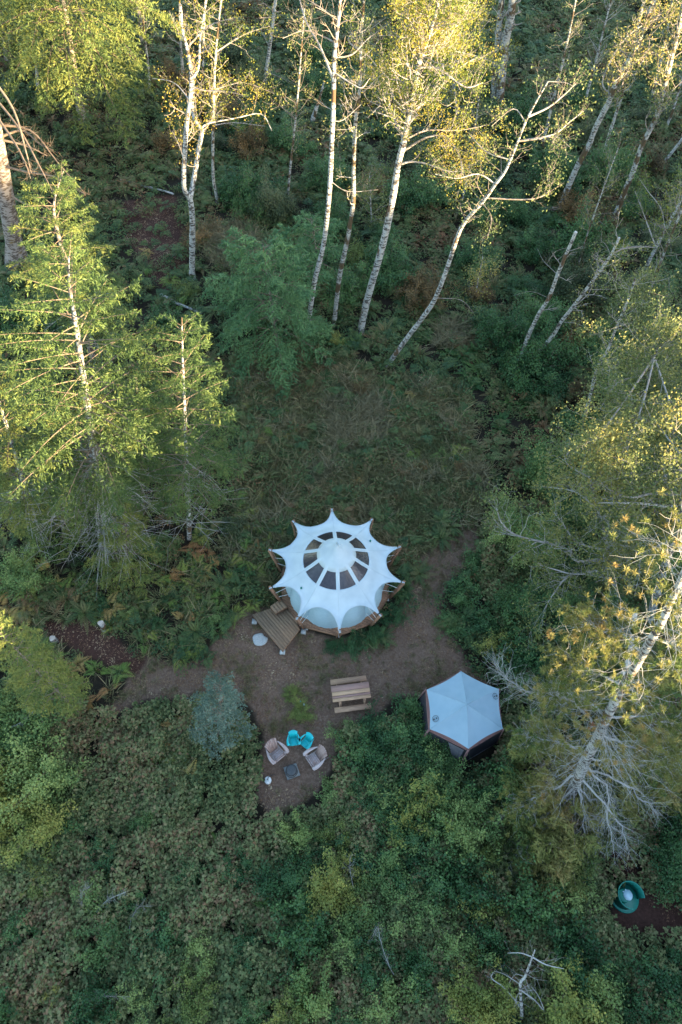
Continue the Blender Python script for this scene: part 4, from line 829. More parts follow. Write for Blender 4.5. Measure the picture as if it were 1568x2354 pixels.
shrub_field([(200, 1850), (600, 1900), (700, 2350), (0, 2350), (0, 2050)], 20, ['bush', 'bush_light', 'bush_yellow', 'bush'], .6, 1.3, 'bush among the lower left brambles', 85)
shrub_field([(640, 1900), (1130, 1850), (1160, 2340), (700, 2350)], 22, ['bush_light', 'bush', 'bush_light', 'bush_yellow', 'bush'], .7, 1.5, 'bush in the bottom centre thicket', 75)
shrub_field([(1180, 2050), (1400, 2040), (1400, 2170), (1560, 2200), (1568, 2350), (1320, 2350)], 10, ['bush', 'bush', 'bush_light'], .7, 1.4, 'bush in the lower right corner', 75)
shrub_field([(820, 1690), (980, 1620), (1000, 1760), (1180, 1800), (1130, 1880), (800, 1880)], 8, ['bush'], .8, 1.3, 'dark bush below the picnic table area', 70)
UP = 'bushes under the upper trees'
shrub_field([(600, 60), (1130, 60), (1130, 700), (900, 760), (720, 700), (560, 420)], 24, ['bush', 'bush', 'bush_dull', 'bush_brown'], 1.1, 2.3, 'bush between the upper bare trunks', 80, (.8, 1.5), UP)
shrub_field([(1150, 240), (1568, 20), (1568, 620), (1350, 980), (1150, 900)], 28, ['bush', 'bush', 'bush_dull', 'bush_brown'], 1.1, 2.3, 'bush in the upper right woods', 80, (.8, 1.5), UP)
shrub_field([(200, 250), (600, 100), (600, 480), (460, 560), (440, 430), (260, 440)], 12, ['bush', 'bush_dull', 'bush_brown'], 1.0, 1.9, 'bush below the golden boughs', 70, (.8, 1.4), UP)
shrub_field([(540, 830), (880, 860), (1080, 900), (1100, 1180), (1000, 1220), (620, 1170), (540, 1100)], 26, ['bush', 'bush_dull', 'bush_brown'], .35, .8, 'small shrub in the grass above the tent', 55, (.6, 1.0), 'small shrubs above the tent')
shrub_field([(30, 1300), (560, 1180), (600, 1380), (440, 1500), (220, 1400)], 16, ['bush', 'bush_dull', 'bush_light'], .4, .9, 'small shrub left of the tent', 60, (.6, 1.1), 'small shrubs left of the tent')
shrub_field([(1120, 1180), (1560, 1150), (1560, 1500), (1200, 1560)], 12, ['bush', 'bush_light'], 1.0, 1.8, 'bush beneath the white-limbed trees', 80)

# ------------------------------------------------------------------ ferns
FM = {'sword': [MB_to(sword_mesh(21, .9), 'sword') for _ in range(3)], 'bracken': [MB_to(bracken_mesh(5 + i, .72), 'bracken') for i in range(5)]}
FX = []
def fern(kind, p, s, label, grp):
    o = bpy.data.objects.new(kind + '_fern' if kind == 'sword' else 'bracken_fern', FM[kind][rng.integers(0, len(FM[kind]))]); COL.objects.link(o)
    o.location = (p[0], p[1], gz(p[0], p[1])); o.rotation_euler = (rng.normal(0, .22), rng.normal(0, .22), rng.random() * 6.28); o.scale = (s, s, s)
    o['label'] = label; o['category'] = 'fern'; o['group'] = grp
ORD = ['first', 'second', 'third', 'fourth', 'fifth', 'sixth', 'seventh', 'eighth', 'ninth', 'tenth']
ROWS = {1: ['only'], 2: ['upper', 'lower'], 3: ['upper', 'middle', 'lower'], 4: ['top', 'second', 'third', 'bottom'], 5: ['top', 'second', 'middle', 'fourth', 'bottom'], 6: ['top', 'second', 'third', 'fourth', 'fifth', 'bottom']}
def fern_field(kind, poly, n, label, grp, smin=.8, smax=1.25, gap=.8):
    us = [q[0] for q in poly]; vs = [q[1] for q in poly]; tries = 0; mine = []
    while len(mine) < n and tries < 4000:
        tries += 1; u = rng.uniform(min(us), max(us)); v = rng.uniform(min(vs), max(vs))
        if not inpoly(np.array([u]), np.array([v]), poly)[0]: continue
        p = P(u, v)
        if near_objects(p[None])[0] or any((p[0] - q[2][0]) ** 2 + (p[1] - q[2][1]) ** 2 < gap * gap for q in mine): continue
        mine.append((v, u, p))
    mine.sort(key=lambda q: q[0]); nr = min(6, max(1, round(len(mine) / 5.5))); per = math.ceil(len(mine) / nr)
    rows = [sorted(mine[i * per:(i + 1) * per], key=lambda q: q[1]) for i in range(nr)]; rows = [r for r in rows if r]; names = ROWS[len(rows)]
    for r, row in enumerate(rows):
        for k, (v, u, p) in enumerate(row):
            lb = label + ((', ' + (ORD[k] if k < len(ORD) else 'last') + ' from left' + ('' if len(rows) == 1 else ' in its ' + names[r] + ' row')) if len(mine) > 1 else '')
            fern(kind, p, rng.uniform(smin, smax), lb, grp)
SG = 'sword ferns on the slope above the tent'; BG = 'bracken ferns around the clearing'
fern_field('sword', [(700, 780), (830, 790), (880, 850), (1000, 850), (1010, 960), (860, 960), (690, 850)], 26, 'sword fern below the tall bare trunks', SG)
fern_field('sword', [(880, 620), (1040, 600), (1060, 780), (920, 800)], 14, 'sword fern between crooked and leaning trees', SG)
fern_field('sword', [(1010, 790), (1180, 830), (1280, 950), (1120, 1000), (1010, 950)], 18, 'sword fern below the parallel trunks', SG)
fern_field('sword', [(610, 180), (760, 180), (750, 440), (620, 430)], 14, 'dark sword fern behind the tallest tree', SG, 1, 1.5)
fern_field('sword', [(1190, 250), (1500, 250), (1500, 560), (1230, 560)], 18, 'dark sword fern around the fallen log', SG, 1, 1.5)
fern_field('sword', [(560, 870), (680, 900), (660, 1060), (560, 1020)], 6, 'sword fern left of the dry grass', SG, .6, .9)
fern_field('sword', [(900, 1020), (1080, 960), (1060, 1190), (950, 1240)], 8, 'sword fern above the tent right side', SG, .6, .95)
fern_field('bracken', BRACK, 60, 'bracken in the bed left of the tent', BG, .7, 1.2, .4)
fern_field('bracken', BRACK2, 16, 'green bracken below the dark path', BG, .8, 1.3, .7)
fern_field('bracken', [(520, 1120), (700, 1150), (680, 1250), (600, 1290), (540, 1240)], 14, 'rusty bracken above the tent left corner', BG, .6, 1.0, .6)
fern_field('bracken', [(700, 1040), (880, 1040), (880, 1150), (700, 1150)], 10, 'low bracken in the grass just above the tent', BG, .5, .85, .6)
fern_field('bracken', [(540, 880), (700, 880), (700, 1000), (560, 1080)], 10, 'rusty bracken below the broad cedar', BG, .6, .95, .6)
fern_field('bracken', [(850, 900), (1060, 900), (1060, 1100), (900, 1080)], 16, 'brownish bracken right of the dry grass', BG, .6, 1.0, .7)
fern_field('bracken', [(220, 1680), (420, 1660), (440, 1800), (260, 1800)], 12, 'tawny bracken left of the blue-green fir', BG, .7, 1.1, .7)
fern_field('bracken', [(230, 1820), (640, 1820), (620, 2200), (260, 2100)], 16, 'yellow bracken among the lower left brambles', BG, .6, .95, 1.6)
fern_field('bracken', [(250, 470), (440, 680), (420, 760), (300, 620)], 8, 'rusty bracken near the forked tree', BG, .8, 1.2, .9)
fern_field('bracken', [(400, 1640), (440, 1680), (430, 1740), (380, 1700)], 2, 'pale bracken clump beside the round stump', BG, .6, .8)

# ------------------------------------------------------------------ built things
def clip_half(poly, n, c):          # keep n.p <= c
    out = []
    for i in range(len(poly)):
        a, b = poly[i], poly[(i + 1) % len(poly)]; da = n[0] * a[0] + n[1] * a[1] - c; db = n[0] * b[0] + n[1] * b[1] - c
        if da <= 0: out.append(a)
        if (da < 0 < db) or (db < 0 < da):
            t = da / (da - db); out.append((a[0] + (b[0] - a[0]) * t, a[1] + (b[1] - a[1]) * t))
    return out
def planks(poly, d, width, gap, z0, z1, mat, parent, name='plank', jit=.003):
    """boards running along direction d, cut to the outline poly (world xy)"""
    d = np.asarray(d, float)[:2]; d /= np.linalg.norm(d); n = np.array([-d[1], d[0]])
    s = [n @ np.array(q[:2]) for q in poly]; lo, hi = min(s), max(s); k = max(1, int(round((hi - lo) / (width + gap)))); w = (hi - lo) / k
    for i in range(k):
        a, b = lo + i * w + gap / 2, lo + (i + 1) * w - gap / 2
        q = clip_half(clip_half([tuple(x[:2]) for x in poly], n, b), -n, -a)
        if len(q) < 3: continue
        j = rng.uniform(-jit, jit); cx = np.mean(q, axis=0)
        mb = MB(); L = [((x - cx[0]) * d[0] + (y - cx[1]) * d[1], (x - cx[0]) * n[0] + (y - cx[1]) * n[1]) for x, y in q]
        mb.prism(L, z0 + j, z1 + j)
        o = link(name, mb.mesh(name, mat), parent); pl = parent.location
        o.location = (cx[0] - pl[0], cx[1] - pl[1], -pl[2]); o.rotation_euler[2] = math.atan2(d[1], d[0])

def tz(x, y): return 517.3 + x * .3299, 1131.6 + y * .3299
TIPZ, DECKZ = 2.25, .42
TIPS_PX = [(745, 122), (1022, 192), (1217, 383), (1243, 630), (1080, 857), (800, 972), (503, 880), (318, 668), (313, 403), (475, 205)]
TIPS = [P(*tz(*q), TIPZ) for q in TIPS_PX]
TC = np.mean(TIPS, axis=0)
def build_tent():
    t = thing('glamping_tent', 'large white star-shaped canvas tent with ten points and dark skylights on a timber platform', 'tent', (TC[0], TC[1], 0))
    pl = Vector((TC[0], TC[1], 0))
    prof_r = np.array([0, .06, .16, .3, .5, .72, .97, 1.3, 1.65, 2.1, 2.6, 3.1, 3.6]); prof_z = np.array([2.5, 2.36, 2.12, 1.92, 1.68, 1.47, 1.26, .99, .74, .46, .22, .07, 0])
    order = sorted(range(10), key=lambda i: math.atan2(TIPS[i][1] - TC[1], TIPS[i][0] - TC[0]))
    T = [TIPS[i] for i in order]
    edge = []
    for i in range(10):
        A_, B_ = T[i], T[(i + 1) % 10]; a = A_[:2] - TC[:2]; b = B_[:2] - TC[:2]; mid = (a + b) / 2; tan = (b - a) / 2; md = mid / np.linalg.norm(mid)
        for q in np.linspace(-1, 1, 18, endpoint=False) + 1 / 18 * 1.0:
            x = mid + tan * q * (1 - .02) - md * .80 * (1 - abs(q) ** 2.5)
            edge.append((x, .16 * (1 - abs(q) ** 2)))
    NA = len(edge); rings = [.0, .06, .11, .18, .28, .4, .55, .75, .95]
    E = np.array([e[0] for e in edge]); ez = np.array([e[1] for e in edge]); er = np.linalg.norm(E, axis=1); ed = E / er[:, None]
    V = [np.array([TC[0], TC[1], TIPZ + 2.5])]; 
    inner = [.05, .11, .18, .28, .4, .55, .75, .97]; win = [1.14, 1.31, 1.48, 1.65]; outer = np.linspace(0, 1, 13)[1:]
    layers = []
    for r in inner + win: layers.append((np.full(NA, r), TIPZ + np.interp(r, prof_r, prof_z) * np.ones(NA)))
    for s in outer:
        r = 1.65 + (er - 1.65) * s; z = TIPZ + np.interp(r, prof_r, prof_z) * (1 - s ** 2) + (s ** 2) * (np.interp(er, prof_r, prof_z) * .3 + ez)
        # soft ridges towards every point, slack between
        layers.append((r, z))
    ang = np.arctan2(E[:, 1], E[:, 0])
    for r, z in layers:
        aa = ang.copy(); rw = min(max(float(r[0]), .97), 1.65)
        if float(r[0]) <= 1.66:
            for i in range(10):
                a0 = math.atan2(T[i][1] - TC[1], T[i][0] - TC[0]); a1 = math.atan2(T[(i + 1) % 10][1] - TC[1], T[(i + 1) % 10][0] - TC[0])
                if a1 < a0: a1 += 2 * math.pi
                m0, hw = (a0 + a1) / 2, (a1 - a0) / 2; idx = np.arange(i * 18, i * 18 + 18)
                loc = (ang[idx] - m0 + math.pi) % (2 * math.pi) - math.pi; lim = abs(loc[1]); tgt = hw - .095 / rw
                nl = np.where(np.abs(loc) <= lim + 1e-6, loc * tgt / lim, np.sign(loc) * (tgt + (np.abs(loc) - lim) / (hw - lim) * (hw - tgt)))
                aa[idx] = m0 + nl
        V += [np.array([TC[0] + math.cos(aa[i]) * r[i], TC[1] + math.sin(aa[i]) * r[i], z[i]]) for i in range(NA)]
    V = np.array(V); cf, wf = [], [[] for _ in range(10)]
    tri = [[0, 1 + i, 1 + (i + 1) % NA] for i in range(NA)]
    for l in range(len(layers) - 1):
        for i in range(NA):
            j = (i + 1) % NA; q = [1 + l * NA + i, 1 + (l + 1) * NA + i, 1 + (l + 1) * NA + j, 1 + l * NA + j]
            k = i % 18
            if 7 <= l < 11 and 1 <= k <= 15: wf[i // 18].append(q)
            else: cf.append(q)
    mb = MB(); mb.add(V, np.array(cf)); mb.add(V, np.array(tri))
    o = part('canopy', mb, 'canvas', t, True); sm = o.modifiers.new('thickness', 'SOLIDIFY'); sm.thickness = .012
    for k in range(10):
        idx = np.array(wf[k]); u = np.unique(idx); mp = {x: i for i, x in enumerate(u)}
        vv = V[u].copy(); vv[:, 2] -= .012 + .012 * rng.random(len(vv))
        b = MB(); b.add(vv, np.array([[mp[x] for x in q] for q in idx])); part('skylight_window', b, 'vinyl', t, True)
    # cap sleeve at the peak and two small green vents
    b = MB(); pk = np.array([TC[0], TC[1], TIPZ + 2.5]); b.tube([pk + [0, 0, -.06], pk + [.03, -.02, .03], pk + [.11, -.10, .04], pk + [.19, -.2, -.06]], [.06, .05, .05, .055], 8); part('peak_sleeve', b, 'canvas', t, True)
    for q in ((531, 668), (1013, 339)):
        c = P(*tz(*q), TIPZ + .37); b = MB(); b.tube([c + [0, 0, -.04], c + [0, 0, .05]], .05, 8); part('vent_button', b, 'tub', t)
    # seams: strips over every point line
    for i in range(10):
        d = (T[i][:2] - TC[:2]); d /= np.linalg.norm(d); q = []
        for r in list(np.linspace(.98, 3.3, 14)):
            rel = (r - 1.65) / (3.45 - 1.65); z = np.interp(r, prof_r, prof_z)
            if rel > 0: z = z * (1 - rel ** 2) + rel ** 2 * (np.interp(3.45, prof_r, prof_z) * .3)
            q.append([TC[0] + d[0] * r, TC[1] + d[1] * r, TIPZ + z + .004])
        b = MB(); b.tube(q, .007, 4, False); part('seam', b, 'seam', t)
        if i in (0, 3, 6, 8): continue
    # hem rope along the scalloped edge
    q = [[V[1 + (len(layers) - 1) * NA + i][0], V[1 + (len(layers) - 1) * NA + i][1], V[1 + (len(layers) - 1) * NA + i][2] + .004] for i in list(range(NA)) + [0]]
    b = MB(); b.tube(q, .013, 4, False); part('edge_hem', b, 'seam', t)
    # walls
    for i in range(10):
        a, b_ = T[i][:2] - TC[:2], T[(i + 1) % 10][:2] - TC[:2]; m = 15; g = []
        ra = np.linalg.norm(a)
        for li, (h, bul) in enumerate([(0, 0), (.12, .03), (.3, .07), (.5, .09), (.7, .08), (.88, .04), (1, 0)]):
            for q in range(m):
                s = q / (m - 1); x = a * (1 - s) + b_ * s; n = x / np.linalg.norm(x); ed_ = math.sin(s * math.pi)
                r0_ = (2.52 + .06 * ed_) if li == 0 else 0; rb = 2.50 + .12 * ed_ ** .7; rt = 2.22 + .12 * ed_ ** .6
                r = rb * (1 - h) + rt * h + bul * 2.0 * ed_ ** .8 + .012 * math.sin(q * 2.3 + li * 1.3 + i)
                g.append([TC[0] + n[0] * r, TC[1] + n[1] * r, DECKZ + .01 + h * (TIPZ - DECKZ + .12)])
        f = [[l * m + q, l * m + q + 1, (l + 1) * m + q + 1, (l + 1) * m + q] for l in range(6) for q in range(m - 1)]
        w = MB(); w.add(g, np.array(f)); part('wall_panel', w, 'wallcanvas', t, True)
    # platform
    RD = 2.92; dk = []
    for i in range(10):
        d = T[i][:2] - TC[:2]; d /= np.linalg.norm(d); dk.append((TC[0] + d[0] * RD, TC[1] + d[1] * RD))
    planks(dk, (1, -.35), .14, .008, DECKZ - .04, DECKZ, 'cedarwood', t, 'floor_board')
    for i in range(10):
        a, b_ = np.array(dk[i]), np.array(dk[(i + 1) % 10]); c = (a + b_) / 2; c = (c - TC[:2]) / np.linalg.norm(c - TC[:2])
        r = MB(); r.beam([*(a + c * .022), DECKZ - .085], [*(b_ + c * .022), DECKZ - .085], .04, .19); part('rim_board', r, 'cedarwood', t)
        r = MB(); p_ = a * .96 + TC[:2] * .04; r.box([p_[0], p_[1], .1], (.12, .12, .3)); part('foundation_post', r, 'cedarwood', t)
        r = MB(); r.box([p_[0], p_[1], .02], (.34, .34, .1)); part('foundation_block', r, 'concrete', t)
        # slanting twin-board posts
        d = (a - TC[:2]); d /= np.linalg.norm(d); sd = np.array([-d[1], d[0]]); tip = T[i]
        for sg in (-1, 1):
            r = MB(); lo = np.array([*(a + d * .07 + sd * sg * .075), DECKZ - .16]); hi = np.array([tip[0] + d[0] * .03 + sd[0] * sg * .075, tip[1] + d[1] * .03 + sd[1] * sg * .075, TIPZ + .06])
            r.beam(lo, hi, .04, .13, (d[0], d[1], .2)); part('support_post', r, 'cedarwood', t)
        r = MB(); mid = np.array([*(a * .35 + np.array(tip[:2]) * .65), DECKZ + (TIPZ - DECKZ) * .6]); x = TC[:2] + d * 2.45
        r.tube([mid, [x[0], x[1], DECKZ + 1.35]], .012, 4); r.tube([mid - [0, 0, .5], [x[0] + d[0] * .05, x[1] + d[1] * .05, DECKZ + .45]], .012, 4); part('guy_rope', r, 'white', t)
        r = MB(); r.box([tip[0], tip[1], TIPZ], (.13, .13, .02)); part('corner_tab', r, 'canvas', t)
build_tent()

def dz(x, y): return 569.0 + x * .09897, 1357.9 + y * .09897
def build_porch():
    q = [P(*dz(*p), .36) for p in [(105, 560), (815, 1402), (1213, 900), (1100, 610), (900, 390), (530, 412)]]
    c = np.mean(q, axis=0)
    t = thing('entrance_deck', 'low brown plank deck in front of the tent door', 'deck', (c[0], c[1], 0))
    planks([p[:2] for p in q], (q[1] - q[0])[:2], .14, .012, .32, .36, 'deckwood', t, 'plank')
    ring = [p[:2] for p in q]
    for i in (0, 1, 5):
        a, b = ring[i], ring[(i + 1) % 6]; mb = MB(); mid = (a + b) / 2; inn = (c[:2] - mid); inn /= np.linalg.norm(inn)
        mb.beam([*(a + inn * .03), .22], [*(b + inn * .03), .22], .04, .17); part('edge_beam', mb, 'cedarwood', t)
    for p in [(165, 720), (815, 1420), (1300, 950)]:
        w = P(*dz(*p), .08); mb = MB(); mb.box([w[0], w[1], .06], (.26, .26, .22)); part('foundation_block', mb, 'concrete', t)
    s = [P(*dz(*p), .62) for p in [(525, 362), (760, 195), (925, 372), (650, 525)]]; sc = np.mean(s, axis=0)
    t2 = thing('door_step', 'small wooden box step on the deck against the tent door', 'step', (sc[0], sc[1], .36))
    dirv = (s[3] - s[0])[:2]; 
    planks([p[:2] for p in s], dirv, .16, .01, .58, .62, 'deckwood', t2, 'plank')
    for i in range(4):
        a, b = s[i][:2], s[(i + 1) % 4][:2]; mid = (a + b) / 2; inn = sc[:2] - mid; inn /= np.linalg.norm(inn); mb = MB()
        mb.beam([*(a + inn * .03), .475], [*(b + inn * .03), .475], .03, .2); o = part('side_board', mb, 'cedarwood', t2)
    # stepping stone
    w = P(*dz(300, 1130), .05); n = 26; out = []
    for i in range(n):
        a = i / n * 2 * math.pi; u, v = 300 + math.cos(a) * 175 * (1 + .07 * math.sin(3 * a + .6)) - 12, 1130 - math.sin(a) * 155 * (1 + .08 * math.sin(2 * a + 1))
        if .3 < a < 1.1: u -= 38 * math.sin((a - .3) / .8 * math.pi); v += 28 * math.sin((a - .3) / .8 * math.pi)
        out.append(P(*dz(u, v), .05)[:2])
    mb = MB(); ctr = np.mean(out, axis=0); V = [(*(p), 0) for p in out] + [(*(p), .045) for p in out] + [(*(ctr + (p - ctr) * .93), .065) for p in out] + [(*(ctr + (p - ctr) * .5), .058) for p in out] + [(*ctr, .06)]
    f = [[r * n + i, r * n + (i + 1) % n, (r + 1) * n + (i + 1) % n, (r + 1) * n + i] for r in range(3) for i in range(n)] + [[3 * n + i, 3 * n + (i + 1) % n, 4 * n] for i in range(n)]
    mb.ngon(V, f); o = link('stepping_stone', mb.mesh('stepping_stone', 'concrete', True)); o['label'] = 'pale heart-shaped flat stone beside the deck corner'; o['category'] = 'stone'
build_porch()

def pz(x, y): return 549.6 + x * .2474, 1519.5 + y * .2474
def build_table():
    top = [P(*pz(*q), .76) for q in [(850, 240), (1200, 198), (1230, 332), (877, 380)]]; c = np.mean(top, axis=0)
    X = (top[1] - top[0]) + (top[2] - top[3]); X /= np.linalg.norm(X); Y = np.array([-X[1], X[0], 0]); L = np.linalg.norm(top[1] - top[0]); 
    t = thing('picnic_table', 'wooden picnic table with attached benches on the brown grass', 'picnic table', (c[0], c[1], 0))
    W = .78; ys = [(.39, .155), (.235, .02), (.0, .0)]
    seg = [(.39, .10, 'tablewood2'), (.09, -.10, 'tablewood'), (-.11, -.22, 'tablewood2'), (-.23, -.39, 'tablewood')]
    for a, b, m in seg:
        o = MB(); o.box((0, 0, 0), (L, abs(a - b) - .006, .045)); e = link('plank', o.mesh('plank', m), t); off = Y * (a + b) / 2
        e.location = (off[0], off[1], .74); e.rotation_euler[2] = math.atan2(X[1], X[0])
    for sg in (1, -1):
        e = thing_part = MB(); e.box((0, 0, 0), (L - .06, .26, .045)); o = link('bench', e.mesh('bench', 'tablewood'), t); off = Y * .69 * sg + X * (-.01 if sg > 0 else .01)
        o.location = (off[0], off[1], .43); o.rotation_euler[2] = math.atan2(X[1], X[0])
    for sx in (-1, 1):
        px = X * sx * (L / 2 - .32)
        m_ = MB(); m_.beam(px + Y * .80 + [0, 0, .37], px - Y * .80 + [0, 0, .37], .04, .10); m_.beam(px + Y * .36 + [0, 0, .70], px - Y * .36 + [0, 0, .70], .04, .04)
        lpart('crossbeam', m_, 'tablewood', t)
        for sg in (-1, 1):
            m_ = MB(); m_.beam(px + X * .04 + Y * sg * .24 + [0, 0, .71], px + X * .04 + Y * sg * .62 + [0, 0, .0], .04, .11, X); lpart('leg', m_, 'tablewood', t)
build_table()

def adirondack(label, back, front, s, kind, grp, bz=.92, fz=.36):
    A0 = P(*pz(*back), bz * s); B0 = P(*pz(*front), fz * s); d = (B0 - A0)[:2]; d /= np.linalg.norm(d)
    # local: +y forward. back top at y=-.52, seat front at y=.33
    loc = (A0[:2] + B0[:2]) / 2 - d * (-.095) * s
    t = thing('adirondack_chair', label, 'chair', (loc[0], loc[1], 0), grp, math.atan2(d[1], d[0]) - math.pi / 2)
    wood = kind == 'wood'; M1 = 'chairwood' if wood else 'teal'; M2 = 'chairback' if wood else 'teal'
    def bx(name, c, sz, mat, rx=0, rz=0, mesh=None):
        if mesh is None:
            m_ = MB(); m_.box((0, 0, 0), np.array(sz) * s); mesh = m_.mesh(name, mat)
        o = link(name, mesh, t); o.location = [x * s for x in c]; o.rotation_euler = (rx, 0, rz); return o
    n = 7
    for i in range(n):
        y = .32 - i * .083; z = .37 - i * .022 - (.03 if i == 0 else 0)
        bx('seat_slat', (0, y, z), (.54, .074, .02), M1, math.radians(-15 if i else -55))
    nb = 7
    for i in range(nb):
        q = (i - (nb - 1) / 2) / ((nb - 1) / 2); L = .80 - .13 * q * q; a = q * .13; tilt = .47
        m_ = MB(); w0, w1 = .062, .090; z1 = L
        m_.prism([(-w0 / 2 * s, 0), (w0 / 2 * s, 0), (w1 / 2 * s, z1 * s - .01 * s * abs(q) - (.02 * q * s)), (w1 / 2 * s * .4, z1 * s + .012 * s), (-w1 / 2 * s * .4, z1 * s + .012 * s), (-w1 / 2 * s, z1 * s - .01 * s * abs(q) + (.02 * q * s))], -.01 * s, .01 * s)
        o = link('back_slat', m_.mesh('back_slat', M2), t); o.location = (q * .19 * s, -.17 * s, .22 * s); o.rotation_euler = (math.pi / 2 + tilt, -a, 0); o.rotation_mode = 'XYZ'
        o.matrix_local = Matrix.Translation((q * .19 * s, -.17 * s, .23 * s)) @ Matrix.Rotation(math.pi / 2 + tilt, 4, 'X') @ Matrix.Rotation(-a, 4, 'Z')
    for sx in (-1, 1):
        m_ = MB(); y0, y1 = -.36, .36; pts = []
        for k in range(11):
            f = k / 10; w = .06 + .12 * math.sin(min(1, f * 1.15) * math.pi / 2) ** 1.2; pts.append((sx * (.30 + .09 * math.sin(f * 2.4)) , y0 + (y1 - y0) * f, w))
        poly = [((x - w / 2 * sx * .6) * s, y * s) for x, y, w in pts] + [((pts[-1][0]) * s, (y1 + .035) * s)] + [((x + w * sx * .6) * s, y * s) for x, y, w in pts[::-1]]
        if sx < 0: poly = poly[::-1]
        m_.prism(poly, .54 * s, .562 * s); lpart('armrest', m_, M1, t)
        m_ = MB(); m_.box((sx * .30 * s, .27 * s, .27 * s), (.03 * s, .10 * s, .54 * s)); lpart('leg', m_, M1, t)
        m_ = MB(); m_.beam((sx * .27 * s, .30 * s, .34 * s), (sx * .27 * s, -.55 * s, .03 * s), .025 * s, .10 * s); lpart('leg', m_, M1, t)
    m_ = MB(); m_.box((0, -.36 * s, .52 * s), (.58 * s, .03 * s, .06 * s)); lpart('back_brace', m_, M1, t)
CG = 'adirondack chairs around the fire pit'
adirondack('weathered wooden adirondack chair left of the fire pit', (278, 738), (392, 908), 1.0, 'wood', CG)
adirondack('weathered wooden adirondack chair right of the fire pit', (792, 815), (652, 942), 1.0, 'wood', CG)
adirondack('small turquoise child-size chair nearer the left wooden chair', (499, 650), (510, 778), .68, 'teal', CG)
adirondack('small turquoise child-size chair nearer the right wooden chair', (660, 682), (598, 782), .68, 'teal', CG)

def ring(mb, c, r, rt, n=28, sides=6):
    a = np.linspace(0, 2 * math.pi, n, endpoint=False)
    p = np.stack([c[0] + r * np.cos(a), c[1] + r * np.sin(a), np.full(n, c[2])], 1); p = np.vstack([p, p[:2]]); mb.tube(p, rt, sides, False)
def lathe(mb, prof, n=28, c=(0, 0)):
    V = [(c[0] + r * math.cos(k / n * 2 * math.pi), c[1] + r * math.sin(k / n * 2 * math.pi), z) for r, z in prof for k in range(n)]
    f = [[l * n + k, l * n + (k + 1) % n, (l + 1) * n + (k + 1) % n, (l + 1) * n + k] for l in range(len(prof) - 1) for k in range(n)]
    mb.add(V, np.array(f))
def build_pit():
    s = [P(*pz(*q), .06) for q in [(412, 990), (530, 948), (570, 1060), (450, 1106)]]; c = np.mean(s, axis=0)
    o = MB(); o.prism([(p[0] - c[0], p[1] - c[1]) for p in s], -.03, .06); b = link('paving_slab', o.mesh('paving_slab', 'slab'), None, (c[0], c[1], 0)); b['label'] = 'square grey stone slab under the black fire bowl'; b['category'] = 'slab'
    p = P(*pz(487, 1018), .3); t = thing('fire_pit', 'round black lidded fire bowl on its square slab', 'fire pit', (p[0], p[1], .06))
    m_ = MB(); lathe(m_, [(0.001, .06), (.14, .07), (.2, .14), (.235, .24), (.24, .3)]); lpart('bowl', m_, 'black', t, True)
    m_ = MB(); ring(m_, (0, 0, .30), .245, .018); lpart('rim', m_, 'black', t, True)
    m_ = MB(); lathe(m_, [(.232, .302), (.225, .325), (.12, .345), (.001, .35)]); lpart('lid', m_, 'lidgrey', t, True)
    m_ = MB(); ring(m_, (0, 0, .05), .27, .014); lpart('base_ring', m_, 'black', t, True)
    for k in range(4):
        a = k * math.pi / 2 + .5; m_ = MB(); m_.tube([(.27 * math.cos(a), .27 * math.sin(a), .03), (.245 * math.cos(a), .245 * math.sin(a), .29)], .012, 6); lpart('leg', m_, 'black', t)
    m_ = MB(); m_.tube([(-.04, 0, .345), (-.04, 0, .375), (.04, 0, .375), (.04, 0, .345)], .008, 6); lpart('handle', m_, 'black', t)
G['lidgrey'] = solid('dark_grey_lid', (0.055, 0.06, 0.065), (0.075, 0.08, 0.085), .6, 12)
build_pit()
def build_tank():
    p = P(*pz(268, 1110), .2); t = thing('propane_tank', 'white propane tank standing left of the fire pit', 'gas tank', (p[0], p[1], 0))
    m_ = MB(); lathe(m_, [(.10, .0), (.155, .06), (.16, .1), (.16, .26), (.145, .32), (.09, .36), (.001, .37)]); lpart('body', m_, 'white', t, True)
    m_ = MB(); lathe(m_, [(.115, -.0), (.12, .03), (.11, .03)]); lpart('foot_ring', m_, 'white', t)
    n = 20; m_ = MB(); V = []; 
    for k in range(n):
        a = math.radians(-60 + k * 300 / (n - 1)) + 1.8
        for r, z in ((.105, .345), (.105, .45), (.097, .45), (.097, .345)): V.append((r * math.cos(a), r * math.sin(a), z))
    f = [[4 * k + j, 4 * k + (j + 1) % 4, 4 * k + 4 + (j + 1) % 4, 4 * k + 4 + j] for k in range(n - 1) for j in range(4)]
    m_.add(V, np.array(f)); lpart('collar', m_, 'white', t)
    m_ = MB(); m_.tube([(0, 0, .36), (0, 0, .42)], .018, 8); m_.tube([(-.04, 0, .425), (.04, 0, .425)], .016, 8); lpart('valve', m_, 'brass', t)
    m_ = MB(); m_.tube([(0, 0, .42), (.03, .1, .43), (.06, .16, .36), (.1, .26, .02), (.3, .32, .015)], .012, 6); lpart('hose', m_, 'black', t)
build_tank()
for q, lb in (((570, 378), 'tiny turquoise garden light left of the picnic table, upper one'), ((603, 405), 'tiny turquoise garden light left of the picnic table, lower one')):
    p = P(*pz(*q), .3); t = thing('garden_light', lb, 'garden light', (p[0], p[1], 0), 'turquoise garden lights')
    m_ = MB(); m_.tube([(0, 0, -.02), (0, 0, .27)], .007, 6); lpart('stake', m_, 'black', t)
    m_ = MB(); lathe(m_, [(.001, .25), (.035, .262), (.05, .30), (.035, .337), (.001, .35)], 14); lpart('globe', m_, 'teal' if q[0] < 600 else 'lid', t, True)

